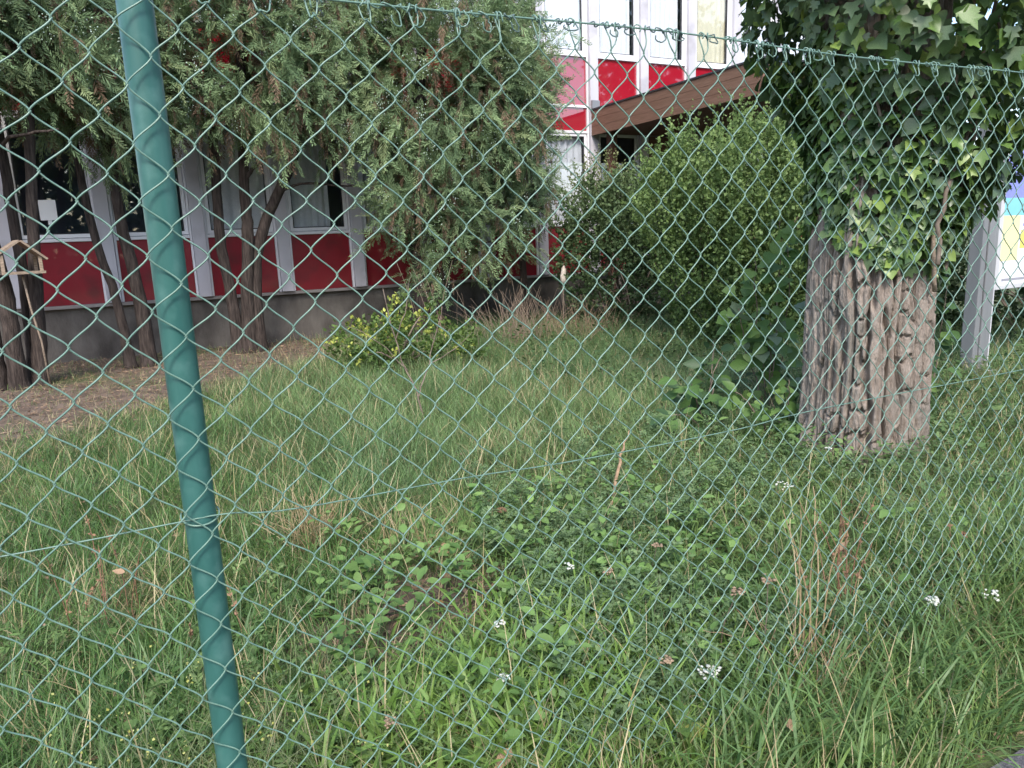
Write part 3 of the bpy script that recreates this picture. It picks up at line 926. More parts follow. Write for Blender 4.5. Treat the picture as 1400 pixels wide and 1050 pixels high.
leafy('young_sapling', 'young leafy sapling between the old trunk and the notice board', (4.35, 2.85, 0),
      [[(4.35, 2.85, 0), (4.36, 2.83, .5), (4.33, 2.8, 1.0)], [(4.35, 2.85, 0), (4.42, 2.82, .4), (4.45, 2.8, .85)], [(4.35, 2.85, 0), (4.28, 2.85, .3), (4.2, 2.8, .5)]],
      42, .10, ['fresh', 'deep', 'bright'], 'blade', 'sapling', spread=.1)

# ------------------------------------------------------------------ street tree across the road, mirrored in the glossy panels
stt = thing('street_tree', 'broad street tree across the footpath, mirrored in the upper red panels', 'tree', (20.5, -5.5, 0))
o = obj('trunk', trunk_mesh(stem_path([(0, 0, -.05), (.05, 0, 2), (.1, .1, 4), (0, 0, 7.5)], 20, .01), .24, .08), M['bark_cedar'], stt)
NS = 5200
d = rng.normal(size=(NS, 3))
d /= np.linalg.norm(d, axis=1, keepdims=True)
Pst = d * (rng.uniform(.5, 1.0, NS) * (.8 + .4 * fbm(d[:, 0] * 2 + 5, d[:, 1] * 2, d[:, 2] * 2, 3)))[:, None] * np.array([3.4, 2.6, 3.0]) + np.array([0, 0, 7.6])
V, F, C = scatter(LEAF_T, LEAF_F, Pst, frames(NS, rng.normal(size=(NS, 3))), rng.uniform(.22, .42, NS), mixc_((.045, .09, .03), (.08, .13, .04), rng.random(NS)))
obj('foliage', npmesh('foliage', V, F, C), M['leaf'], stt, 'stuff')

hd = thing('tall_hedge', 'tall dark hedge across the footpath, mirrored in the lower windows', 'hedge', (-2, -14, 0))
NS = 16000
P = np.stack([rng.uniform(-14, 12, NS), rng.normal(0, .5, NS), 5.6 * rng.random(NS)], -1)
P[:, 2] *= .85 + .3 * fbm(P[:, 0] * .5, 1.0, 0, 2)
V, F, C = scatter(LEAF_T, LEAF_F, P, frames(NS, rng.normal(size=(NS, 3))), rng.uniform(.3, .55, NS), mixc_((.03, .06, .025), (.055, .09, .035), rng.random(NS)))
obj('foliage', npmesh('foliage', V, F, C), M['leaf'], hd, 'stuff')
st_ = MB()
for k in range(14):
    st_.tube([(-13 + 1.9 * k, 0, -.05), (-13 + 1.9 * k, .1, 2.5), (-12.8 + 1.9 * k, 0, 4.8)], [.1, .07, .03], 6)
obj('stem', st_.mesh('stems', True), M['bark_cedar'], hd, 'stuff')

# ------------------------------------------------------------------ notice board
nb = thing('notice_board', 'notice board with a blue and yellow poster on grey metal posts', 'notice board', (5.74, 3.35, 0))
def nbp(name, mb, mat, bev=0):
    o = obj(name, mb.mesh(name), mat, nb)
    o.location = (-5.74, -3.35, 0)
    if bev:
        bevel(o, bev)
    return o
for x in (5.625, 7.20):
    m = MB().box(x, x + .058, 3.30, 3.40, 0.0, 2.0).box(x + .061, x + .140, 3.29, 3.40, 0.0, 2.0).box(x + .143, x + .195, 3.30, 3.40, 0.0, 2.0)
    nbp('post', m, M['steel'], .006)
    nbp('post_edge_lit', MB().box(x + .198, x + .216, 3.305, 3.395, 0.05, 2.0), M['steel_white'], .003)  # white strip paints light onto the grey post's narrow side
    nbp('foot_plate', MB().box(x + .18, x + .26, 3.26, 3.292, 0.0, .10), M['steel_white'], .004)
nbp('panel', MB().box(5.85, 7.19, 3.325, 3.375, .72, 1.98), M['steel_white'], .004)
nbp('frame', rect_frame(5.848, 7.192, .715, 1.985, .035, 3.31, 3.324), M['steel_white'], .003)
pst = nbp('poster', MB().box(5.885, 7.155, 3.3205, 3.3235, .752, 1.948), flat('poster_white', (.72, .72, .76)))
yb = flat('poster_yellow', (.80, .66, .16)); bl = flat('poster_periwinkle', (.23, .26, .62)); te = flat('poster_teal', (.22, .55, .62)); pk = flat('poster_pale_yellow', (.82, .74, .38)); gy = flat('poster_grey', (.3, .3, .34))
def print_patch(name, x0, x1, z0, z1, mat, lift):
    o = obj(name, MB().add([(x0, 3.3205 - lift, z0), (x1, 3.3205 - lift, z0), (x1, 3.3205 - lift, z1), (x0, 3.3205 - lift, z1)], [(0, 1, 2, 3)]).mesh(name), mat, pst)
print_patch('blue_field', 5.89, 7.15, 1.40, 1.94, bl, .001)
print_patch('teal_band', 5.89, 7.15, 1.27, 1.40, te, .001)
print_patch('yellow_field', 5.89, 6.12, .93, 1.27, pk, .001)
print_patch('yellow_block', 6.14, 7.1, 1.02, 1.16, yb, .0016)
print_patch('grey_strip', 5.94, 7.12, .775, .795, gy, .001)
for q in range(4):
    print_patch('yellow_bar', 6.2 + q * .24, 6.26 + q * .24, 1.22, 1.56, yb, .0022)
    print_patch('lilac_bar', 6.16 + q * .24, 6.34 + q * .24, 1.19, 1.21, bl, .0022)

# ------------------------------------------------------------------ bird feeder in the left cedar
bf = thing('bird_feeder', 'small open wooden bird feeder with a pitched roof', 'bird feeder', (-.85, 7.95, 1.09))
def slab(name, P0, P1, wdir, th_, wid, mat):
    P0, P1 = np.array(P0), np.array(P1)
    d = P1 - P0
    nrm = np.cross(d, np.array(wdir))
    nrm = nrm / np.linalg.norm(nrm) * th_
    wv = np.array(wdir) * wid / 2
    V = [P0 - wv, P0 + wv, P1 + wv, P1 - wv]
    V = V + [v + nrm for v in V]
    o = obj(name, MB().add(V, [(0, 1, 2, 3), (7, 6, 5, 4), (0, 4, 5, 1), (1, 5, 6, 2), (2, 6, 7, 3), (3, 7, 4, 0)]).mesh(name), mat, bf)
    return o
wd = (-.25, .97, 0)
slab('roof_panel', (-.03, 0, .30), (-.28, -.04, .13), wd, .018, .30, M['wood'])
slab('roof_panel', (.17, .05, .13), (-.005, 0, .295), wd, .018, .30, M['wood'])
slab('floor', (-.17, -.03, .0), (.14, .04, .0), wd, .022, .26, M['wood'])
for (x, y) in ((-.14, -.14), (-.2, .08), (.14, -.06), (.08, .14)):
    obj('upright', MB().box(x - .014, x + .014, y - .014, y + .014, .0, .17 if x < 0 else .15).mesh('upright'), M['wood'], bf)
obj('pole', MB().tube([(-.02, 0, -.02), (0.0, 0, -.3), (.04, .02, -.62), (.05, .05, -1.1)], .009, 6).mesh('pole', True), M['wood'], bf)

# ------------------------------------------------------------------ chain link fence
FY = 1.2
fence = thing('chain_link_fence', 'green chain link fence with one round green post, nearest the viewer', 'fence', (0, FY, 0))
def hx(c):
    """x of half-column c (column 0 is at the post)"""
    c = np.asarray(c, float)
    return np.where(c < 17, .024 + .0390 * c, np.where(c < 28, .024 + .0390 * 17 + .0380 * (c - 17), .024 + .039 * 17 + .038 * 11 + .0360 * (c - 28)))
def knot(c, r):
    c, r = np.asarray(c, float), np.asarray(r, float)
    x = hx(c) + .011 * (noise(c * .45 + 9, r * .45) - .5) + .004 * (noise(c * 1.3, r * 1.3 + 4) - .5)
    z = 1.556 - .0394 * r + .006 * (noise(c * .4, r * .4 + 31) - .5) + .003 * (noise(c * 1.2 + 50, r * 1.2) - .5)
    z = z - .013 * np.exp(-((x - .62) / .16) ** 2) * smooth(26, 0, r) - .012 * np.exp(-((x - .92) / .2) ** 2) * smooth(14, 2, r)
    z = z + .010 * smooth(1.5, 2.2, x) * 0
    # the loose lower left corner
    k = smooth(31, 37, r) * smooth(.12, -.12, x)
    x = x + k * .018 * np.sin(r * 1.9 + c)
    z = z + k * .012 * np.sin(c * 1.7)
    y = .016 * (noise(c * .16 + 70, r * .12) - .5) * smooth(.04, .25, np.abs(x - .0515)) - .003
    return x, y, z
WR = .00135
t8 = (np.arange(8) / 8.0)
sprof = t8 * .55 + .45 * (1 - np.cos(PI * t8)) / 2
dprof = np.sin(PI * t8) ** .7
R0, R1 = -1, 38
top_z = lambda x: 1.622 - .004 * np.sin(np.asarray(x) * 5) + .004 * (noise(np.asarray(x) * 3, 1.0) - .5)
for m_ in range(-22, 88):
    pts = []
    for r in range(R0, R1):
        left = ((m_ + r) % 2 == 0)
        c0, c1 = (m_, m_ + 1) if left else (m_ + 1, m_)
        x0, y0, z0 = knot(c0, r)
        x1, y1, z1 = knot(c1, r + 1)
        s = -1.0 if left else 1.0
        x0 = x0 + s * WR * .9
        x1 = x1 - s * WR * .9
        yy = y0 + (y1 - y0) * t8 + (1.0 if left else -1.0) * WR * 1.35 * dprof
        pts.append(np.stack([x0 + (x1 - x0) * sprof, yy, z0 + (z1 - z0) * t8], -1))
    P = np.concatenate(pts)
    # the upper end is hooked over the top strand and its tail bent back
    a = P[0]
    zt = float(top_z(a[0]))
    sg = (1 if (m_ % 2) else -1) * rng.uniform(.25, .9)
    j1, j2 = rng.uniform(.003, .016) if rng.random() < .92 else .022, rng.uniform(-.006, .006)
    up = np.array([[a[0] + sg * .010 + j2, -.004, zt - .022 - j1 * .5], [a[0] + sg * .017 + j2, .004, zt - .002], [a[0] + sg * .014 + j2, .001, zt + .006],
                   [a[0] + sg * .011, -.005, zt + .001], [a[0] + sg * (.011 + rng.uniform(-.004, .008)), -.004, zt - j1]])
    P = np.concatenate([stem_path(np.concatenate([up[::-1], a[None]]), 14, 0)[:-1], P])
    V, F = tube(P, WR, 6, True)
    me = bpy.data.meshes.new('fence_wire')
    me.from_pydata(V.tolist(), [], F)
    for p in me.polygons:
        p.use_smooth = True
    obj('wire', me, M['pvc_wire'], fence)
def strand(name, pts, r, mat, n_=60, wob=.0006, sides=6):
    return obj(name, MB().tube(stem_path(pts, n_, wob), r, sides).mesh(name, True), mat, fence)
xs = np.linspace(-.85, 3.6, 60)
P = np.stack([xs, np.full_like(xs, .0), top_z(xs)], -1)
obj('top_wire', MB().tube(P, .0019, 6).mesh('top_wire', True), M['pvc_wire'], fence)
strand('tension_wire', [(-.85, .004, .84), (-.2, .004, .832), (.02, .004, .833), (.09, .004, .832), (.2, .004, .818), (.5, .004, .814), (.73, .004, .805), (1.17, .004, .802), (1.46, .004, .812), (2.4, .004, .81), (3.6, .004, .82)], .00125, M['pvc_wire'], 90, .0004)
# tie round the post
a_ = np.linspace(-.35, PI + .35, 18)
P = np.stack([.0515 + .0285 * np.cos(a_), .030 - .0285 * np.sin(a_) - .002, .832 - .010 * np.sin(a_)], -1)
obj('tie_wire', MB().tube(P, .0016, 6).mesh('tie', True), M['pvc_wire'], fence)
# loose lacing along the damaged top edge
for k in range(19):
    x = .36 + k * .062 + rng.uniform(-.015, .015) if k < 15 else 1.35 + (k - 15) * .2
    zt = float(top_z(x))
    L = rng.uniform(.018, .06)
    turns = rng.choice([1.5, 2.0, 2.5])
    t = np.linspace(0, 1, 26)
    coil = np.stack([x + t * L + .004 * np.sin(t * 17), .0042 * np.cos(t * turns * 2 * PI), zt + .0042 * np.sin(t * turns * 2 * PI)], -1)
    dx, dz = rng.uniform(-.016, .016), rng.uniform(.010, .028)
    e = coil[-1]
    tail = stem_path([e, e + np.array([.006, -.004, -.012]), e + np.array([dx, -.004, -dz]), e + np.array([dx - .012, -.003, -dz * .85]), e + np.array([dx - .014, -.004, -dz * .45])], 16, .0006)
    mat = M['pvc_wire_grey'] if .6 < x < 1.1 else M['pvc_wire']  # darker grey-green wire on the middle stretch
    obj('lacing_wire', MB().tube(np.concatenate([coil, tail[1:]]), .0013, 5).mesh('lacing', True), mat, fence)
post = MB()
n_ = 40
zs = np.linspace(-.15, 1.78, 30)
post.tube(np.stack([np.full(30, .0515), np.full(30, .0275), zs], -1), .0243, n_)
obj('post', post.mesh('post', True), M['post'], fence)
cap = MB().tube([(.0515, .030, 1.775), (.0515, .030, 1.79), (.0515, .030, 1.797)], [.0265, .0262, .018], 24)
obj('post_cap', cap.mesh('post_cap', True), M['gasket'], fence)

# ------------------------------------------------------------------ grass, weeds and litter
FA = math.atan2(.8743, .4438)
def polar(N, r0=.85, r1=11.5, half=.83, p=1.0):
    r = r0 + (r1 - r0) * rng.random(N) ** p
    a = FA + rng.uniform(-half, half, N)
    return np.stack([np.cos(a) * r, np.sin(a) * r], -1)
def blocked(xy):
    x, y = xy[:, 0], xy[:, 1]
    b = (y < path_edge(x) + .02) & (y > -3)
    b |= ((x - TX) ** 2 + (y - TY) ** 2) < .33 ** 2
    b |= y > 10.0
    b |= y < 0
    return b
def ribbons(xy, H, az, lean, bend, W, C, seg=4, z0=None, fold=True):
    N = len(xy)
    z0 = gz(xy[:, 0], xy[:, 1]) - .01 if z0 is None else z0
    P = np.stack([xy[:, 0], xy[:, 1], z0], -1)
    hd = np.stack([np.cos(az), np.sin(az)], -1)
    tw = az + PI / 2 + rng.normal(size=N) * .7
    sd = np.stack([np.cos(tw), np.sin(tw), np.zeros(N)], -1)
    rows = []
    for k in range(seg + 1):
        t = k / seg
        if k:
            ang = lean + bend * (t - .5 / seg)
            st = H / seg
            P = P + np.stack([hd[:, 0] * np.sin(ang) * st, hd[:, 1] * np.sin(ang) * st, np.cos(ang) * st], -1)
        if k == seg:
            rows.append(P[:, None, :])
        else:
            wk = W * (.75 + .5 * t if t < .5 else 1.45 * (1.02 - t) + .28) * .5
            rows.append(np.stack([P - sd * wk[:, None], P + sd * wk[:, None]], 1))
    V = np.concatenate(rows, 1)
    nv = V.shape[1]
    F = []
    for k in range(seg - 1):
        a = 2 * k
        F += [(a, a + 1, a + 3), (a, a + 3, a + 2)]
    F.append((2 * seg - 2, 2 * seg - 1, 2 * seg))
    F = np.array(F, np.int32)
    Fa = F[None] + (np.arange(N) * nv)[:, None, None]
    return V.reshape(-1, 3), Fa.reshape(-1, 3), np.repeat(C[:, None, :], nv, 1).reshape(-1, 3)
def mixc(a, b, t):
    return np.array(a) * (1 - t)[:, None] + np.array(b) * t[:, None]

# 1 the lawn
xy = polar(250000, .85, 11.0, .83, .92)
xy = xy[~blocked(xy)]
x, y = xy[:, 0], xy[:, 1]
sm = soilmask(x, y)
patch = fbm(x * 1.7, y * 1.7, 2, 3)
bare = smooth(.36, .10, np.hypot((x - .80) * .75, y - 2.22) + .25 * (fbm(x * 5, y * 5, 3, 2) - .5)) * .93
front = smooth(2.6, 1.6, y)
keep = rng.random(len(x)) > np.clip(np.maximum(sm * .82, bare) + .45 * front * (patch < .45), 0, .97)
xy, x, y, sm, patch, front = [q[keep] for q in (xy, x, y, sm, patch, front)]
N = len(x)
mid = smooth(2.6, 3.6, y) * smooth(.2, 1.0, x)
tall = smooth(1.9, 2.3, x) * smooth(1.6, 1.0, y)
H = (.10 + .09 * patch + .10 * mid * patch * 1.5 + .12 * tall + .05 * smooth(1.2, 2.5, x) * front) * rng.uniform(.55, 1.35, N) * (1 - .45 * sm)
W = rng.uniform(.0022, .0042, N) + .0016 * tall
clump = noise(x * 6, y * 6, 7) * 2 * PI * 1.6
az = np.where(rng.random(N) < .6, clump + rng.normal(size=N) * .5, rng.uniform(-PI, PI, N))
lean = np.abs(rng.normal(size=N)) * .32 + .1
bend = rng.uniform(.2, 1.5, N)
hue = np.clip(fbm(x * .9 + 30, y * .9, 5, 3) + rng.normal(size=N) * .13, 0, 1)
C = mixc((.08, .165, .042), (.185, .275, .08), smooth(.3, .75, hue))
C = C * (1 - mid[:, None] * .45) + np.array([.16, .25, .115]) * mid[:, None] * .45
dryp = np.clip(.10 + .26 * smooth(.5, .75, fbm(x * 2.1 + 11, y * 2.1, 8, 3)) + .3 * sm + .12 * bare[keep], 0, 1)
dry = rng.random(N) < dryp
C[dry] = mixc((.30, .26, .12), (.46, .38, .22), rng.random(dry.sum()))
C = C * rng.uniform(.7, 1.3, (N, 1))
V, F, Cv = ribbons(xy, H, az, lean, bend, W, C, 3)
grass = obj('grass', npmesh('grass', V, F, Cv), M['grass'], kind='stuff')
tag(grass, 'uneven green lawn grass growing behind and under the fence', 'grass', kind='stuff')

# 2 broad bright blades along the bottom edge and long blades beside the path
def broad(N, cx_, cy_, sx, sy, h, wd_, cols, lean_=.35, azm=None, azs=9.0):
    xy = np.stack([rng.normal(cx_, sx, N), rng.normal(cy_, sy, N)], -1)
    xy = xy[~blocked(xy)]
    N = len(xy)
    az = rng.uniform(-PI, PI, N) if azm is None else azm + rng.normal(size=N) * azs
    C = mixc(cols[0], cols[1], rng.random(N)) * rng.uniform(.8, 1.2, (N, 1))
    return ribbons(xy, h * rng.uniform(.5, 1.3, N), az, np.abs(rng.normal(size=N)) * lean_, rng.uniform(.4, 1.7, N), wd_ * rng.uniform(.6, 1.3, N), C, 4)
BR = ((.14, .26, .05), (.22, .33, .08))
GR = ((.09, .18, .055), (.16, .25, .09))
parts = [broad(720, .42, 1.55, .15, .17, .19, .0135, BR, .6), broad(680, .72, 1.5, .14, .16, .19, .013, BR, .6), broad(520, .98, 1.68, .13, .18, .19, .0115, BR, .6), broad(700, 1.1, 1.45, .2, .2, .18, .0075, BR, .5),
         broad(330, 1.05, 1.95, .18, .14, .15, .008, BR), broad(420, 1.45, 1.75, .22, .2, .2, .006, GR),
         broad(1500, 2.35, 1.12, .42, .14, .30, .0062, GR, .5), broad(700, 1.75, 1.0, .25, .10, .24, .006, GR, .5), broad(700, 3.0, 1.35, .45, .2, .3, .006, GR, .45),
         broad(380, 1.22, 1.1, .14, .08, .22, .006, GR, .4), broad(500, 1.7, 1.45, .3, .18, .22, .0055, GR, .4),
         broad(420, 2.0, .93, .35, .05, .14, .0045, GR, .5), broad(1500, .05, 1.5, .22, .22, .22, .0022, ((.16, .21, .09), (.26, .28, .13)), .5), broad(260, .0, 1.9, .2, .22, .16, .007, GR), broad(200, .1, 2.6, .25, .3, .18, .006, GR)]
V, F, Cv = merge(parts)
o = obj('long_grass', npmesh('long_grass', V, F, Cv), M['grass'], kind='stuff')
tag(o, 'tufts of broader long grass blades along the foot of the fence', 'grass', kind='stuff')

# 3 broad-leaved weeds
def weeds(N, rmin, rmax, cond, size, cols, tpl, k=(4, 9), stalk=.09, spr=.05):
    xy = polar(N, rmin, rmax, .83)
    m = ~blocked(xy) & cond(xy[:, 0], xy[:, 1])
    xy = xy[m]
    n_ = len(xy)
    kk = rng.integers(k[0], k[1], n_)
    base = np.repeat(np.concatenate([xy, gz(xy[:, 0], xy[:, 1])[:, None]], 1), kk, 0)
    hgt = np.repeat(rng.uniform(.3, 1.2, n_) * stalk, kk)
    n2 = len(base)
    a = rng.uniform(-PI, PI, n2)
    rr = rng.uniform(0, 1, n2) * spr
    P = base + np.stack([np.cos(a) * rr, np.sin(a) * rr, hgt * rng.uniform(.3, 1.1, n2)], -1)
    D = np.stack([np.cos(a), np.sin(a), rng.normal(size=n2) * .35 + .15], -1)
    Nn = np.array([0, 0, 1.0]) + rng.normal(size=(n2, 3)) * .3
    C = np.repeat(mixc(cols[0], cols[1], rng.random(n_)), kk, 0) * rng.uniform(.8, 1.2, (n2, 1))
    return scatter(tpl[0], tpl[1], P, frames(n2, D, hint=Nn), size * rng.uniform(.5, 1.3, n2), C)
FEATHER = spray_template(6, 1, .10, .34, .2, seed=8, ang=48)
near_right = lambda x, y: (y > 1.25) & (x > .95 + .35 * (y - 2)) & (y < 3.6) & (fbm(x * 1.6 + 40, y * 1.6, 3, 2) > .40)
front_w = lambda x, y: (np.hypot((x - .8) * .75, y - 2.22) > .36) & (y < 2.6) & (y > 1.25) & (fbm(x * 2.2 + 3, y * 2.2, 6, 2) > .46)
any_w = lambda x, y: (soilmask(x, y) < .4) & (fbm(x * 1.9 + 60, y * 1.9, 9, 2) > .55)
parts = [weeds(3000, 1.6, 5.5, near_right, .023, ((.10, .18, .06), (.19, .27, .11)), (LEAF_T, LEAF_F), (6, 12), .17, .055),
         weeds(600, 1.5, 3.4, front_w, .026, ((.07, .14, .04), (.12, .20, .055)), (ROUND_T, ROUND_F), (5, 9), .11, .05),
         weeds(3600, 1.4, 5.0, near_right, .075, ((.11, .18, .08), (.16, .235, .105)), FEATHER, (4, 8), .14, .03),
         weeds(900, 1.5, 3.6, front_w, .07, ((.10, .18, .055), (.16, .235, .08)), FEATHER, (4, 8), .12, .03),
         weeds(1500, 2.5, 8.0, any_w, .03, ((.065, .12, .04), (.12, .17, .06)), (LEAF_T, LEAF_F), (4, 8), .12, .05),
         weeds(2200, 4.0, 9.0, lambda x, y: (np.hypot(x - 4.4, y - 5.4) < 2.0) & (x > 3.0), .05, ((.05, .10, .035), (.10, .15, .05)), (LEAF_T, LEAF_F), (6, 12), .25, .07),
         weeds(2600, 3.5, 8.0, lambda x, y: (x > 3.9) & (y < 3.6), .05, ((.06, .12, .04), (.12, .18, .06)), (LEAF_T, LEAF_F), (6, 12), .22, .07)]
BL2 = (np.array([[0, 0, 0], [-.2, .16, .04], [-.3, .42, .06], [-.2, .72, .03], [0, 1, -.1], [.2, .72, .03], [.3, .42, .06], [.2, .16, .04], [0, .25, -.02], [0, .6, -.03]], float),
       np.array([[0, 8, 1], [1, 8, 2], [2, 8, 9], [2, 9, 3], [3, 9, 4], [4, 9, 5], [5, 9, 6], [6, 9, 8], [6, 8, 7], [7, 8, 0]], np.int32))
mixed_w = lambda x, y: (y > 1.3) & (y < 3.0) & (x > .35) & (fbm(x * 2.6 + 13, y * 2.6, 15, 2) > .5)
parts.append(weeds(1500, 1.5, 4.2, mixed_w, .045, ((.11, .21, .055), (.19, .30, .09)), BL2, (4, 9), .17, .045))
parts.append(weeds(9000, 3.2, 5.5, lambda x, y: np.abs(np.hypot(x - TX, y - TY) - .42) < .12, .035, ((.09, .17, .055), (.17, .25, .10)), (LEAF_T, LEAF_F), (5, 9), .16, .05))
V, F, Cv = merge(parts)
o = obj('weeds', npmesh('weeds', V, F, Cv), M['leaf'], kind='stuff')
tag(o, 'low broad-leaved and feathery weeds mixed into the grass', 'weeds', kind='stuff')

# 3b straw-coloured flowering stems standing over the lawn
xy = polar(2600, 1.3, 9.0, .8)
xy = xy[(~blocked(xy)) & (soilmask(xy[:, 0], xy[:, 1]) < .6) & (fbm(xy[:, 0] * 1.5, xy[:, 1] * 1.5, 12, 2) > .42)]
N = len(xy)
V, F, Cv = ribbons(xy, rng.uniform(.16, .36, N), rng.uniform(-PI, PI, N), np.abs(rng.normal(size=N)) * .3, rng.uniform(.1, .8, N), rng.uniform(.0022, .004, N), mixc((.34, .28, .14), (.52, .45, .28), rng.random(N)), 4)
o = obj('straw_stems', npmesh('straw_stems', V, F, Cv), M['dry'], kind='stuff')
tag(o, 'thin straw-coloured grass stems standing over the green lawn', 'dry grass', kind='stuff')

# 4 dry litter on the soil under the cedars, straw and bits in the lawn
xy = np.concatenate([polar(26000, 4.5, 10.5, .83), polar(14000, 1.2, 4.5, .83)])
keep = (~blocked(xy)) & ((rng.random(len(xy)) < soilmask(xy[:, 0], xy[:, 1])) | (rng.random(len(xy)) < .10) | (np.hypot(xy[:, 0] - .80, xy[:, 1] - 2.22) < .42))
xy = xy[keep]
N = len(xy)
P = np.concatenate([xy, gz(xy[:, 0], xy[:, 1])[:, None] + rng.uniform(.002, .03, (N, 1))], 1)
a = rng.uniform(-PI, PI, N)
D = np.stack([np.cos(a), np.sin(a), rng.normal(size=N) * .18], -1)
C = mixc((.16, .10, .065), (.34, .24, .16), rng.random(N))
S = np.stack([rng.uniform(.006, .03, N), rng.uniform(.02, .08, N), np.full(N, .02)], -1)
V, F, Cv = scatter(LEAF_T, LEAF_F, P, frames(N, D, hint=np.array([0, 0, 1.]) + rng.normal(size=(N, 3)) * .35), S, C)
o = obj('leaf_litter', npmesh('leaf_litter', V, F, Cv), M['dry'], kind='stuff')
tag(o, 'dry brown litter scattered over the bare soil and lawn', 'leaf litter', kind='stuff')

# ------------------------------------------------------------------ dry stalks, straw, twigs
def stalk_clump(name, label, base, n_, h, spread, cols, wd_=.003, cat='dry plant', bend=.5, group=None, seed_heads=0, azm=None):
    t = thing(name, label, cat, (base[0], base[1], float(gz(*base))), group)
    pv = []
    heads = []
    for k in range(n_):
        a = rng.uniform(-PI, PI) if azm is None else azm + rng.normal() * .5
        hh = h * rng.uniform(.55, 1.1)
        b = np.array([rng.normal() * spread * .35, rng.normal() * spread * .35, -.02])
        ln = rng.uniform(.05, bend)
        e = b + np.array([math.cos(a) * hh * ln, math.sin(a) * hh * ln, hh * math.sqrt(max(.1, 1 - ln * ln))])
        mid_ = (b + e) / 2 + np.array([-math.cos(a) * hh * .05, -math.sin(a) * hh * .05, hh * .06]) + rng.normal(size=3) * .008
        P = stem_path([b, mid_, e], 9, .002)
        V, F = tube_np(P, np.linspace(wd_ * .5, wd_ * .22, 9), 4)
        c = np.array(cols[0]) + (np.array(cols[1]) - np.array(cols[0])) * rng.random()
        pv.append((V, F, np.tile(c, (len(V), 1))))
        heads.append(P)
    V, F, C = merge(pv)
    obj('stalks', npmesh('stalks', V, F, C), M['dry'], t, 'stuff')
    hp = []
    for k in range(seed_heads):
        P = heads[k % len(heads)]
        for f in rng.uniform(.55, 1.0, 8):
            p = P[int(f * 8)]
            d = rng.normal(size=(3, 3)) + np.array([0, 0, .5])
            hp.append(scatter(LEAF_T, LEAF_F, np.tile(p, (3, 1)), frames(3, d), rng.uniform(.006, .016, 3), np.tile(np.array(cols[1]) * .9, (3, 1))))
    if hp:
        V, F, C = merge(hp)
        obj('seed_heads', npmesh('seed_heads', V, F, C), M['dry'], t, 'stuff')
    return t
ST = ((.34, .24, .13), (.52, .42, .26))
RB = ((.22, .11, .07), (.36, .22, .14))
stalk_clump('dry_stalks', 'tall pale dry stalks standing just behind the fence foot, lower right', (1.56, 1.32), 10, .52, .06, ST, .0065, bend=.25)
stalk_clump('dry_stalks', 'reddish dry stalks with withered leaves in the weeds below the old trunk', (1.83, 1.42), 12, .44, .10, RB, .0055, bend=.35, seed_heads=7)
stalk_clump('dry_stalks', 'short brown tangle of dead stems at the fence foot', (1.50, 1.24), 26, .28, .14, ((.28, .17, .1), (.45, .33, .22)), .004, bend=.8)
stalk_clump('dry_stalks', 'single leaning reddish dock stalk far right in the grass', (2.35, 1.38), 2, .38, .03, RB, .005, bend=.35, seed_heads=2)
stalk_clump('dry_stalks', 'reddish dry stems at the left edge of the fence', (-.20, 2.65), 11, .42, .14, RB, .004, bend=.45, seed_heads=5)
stalk_clump('dry_stalks', 'thin reddish dry stems left of the green post', (.10, 2.35), 6, .32, .16, RB, .0035, bend=.45, seed_heads=3)
stalk_clump('straw_clump', 'pale clump of dry straw right of the green post', (.55, 3.0), 110, .28, .17, ST, .0042, bend=.75, cat='straw')
stalk_clump('straw_clump', 'flattened dry straw beside the bare patch in the lawn', (.86, 2.68), 50, .24, .22, ST, .0036, bend=1.0, cat='straw')
stalk_clump('dry_brush', 'tangled grey-brown brush of dry stems under the low cedar', (3.95, 7.6), 150, .75, .9, ((.20, .14, .10), (.36, .28, .21)), .006, 'dry brush', bend=.85)
stalk_clump('dry_brush', 'sloping heap of dead brown grass left of the dark shrub', (4.75, 7.5), 140, .55, .8, ((.20, .13, .09), (.34, .25, .17)), .006, 'dry brush', bend=.95)
stalk_clump('tall_grass_stems', 'few tall thin dry grass stems in front of the red panels', (2.75, 7.3), 9, 1.1, .5, ((.24, .16, .12), (.40, .3, .22)), .006, 'dry grass', bend=.4)
sp = thing('bare_sapling', 'leafless dark sapling with thin forked twigs in the lawn', 'sapling', (1.62, 4.5, 0))
for pts, r0 in (([(0, 0, -.02), (-.02, .05, .25), (-.10, .12, .5), (-.16, .2, .95)], .008), ([(-.02, .05, .22), (.12, .15, .45), (.25, .2, .8)], .006),
                ([(-.06, .09, .4), (-.25, .15, .62), (-.4, .2, .72)], .004), ([(-.12, .14, .6), (.0, .2, .85), (.03, .2, 1.05)], .004), ([(.1, .13, .42), (.3, .1, .52), (.42, .1, .62)], .004)):
    obj('twig', MB().tube(stem_path(pts, 12, .006), np.linspace(r0, r0 * .35, 12), 5).mesh('twig', True), M['twig'], sp)

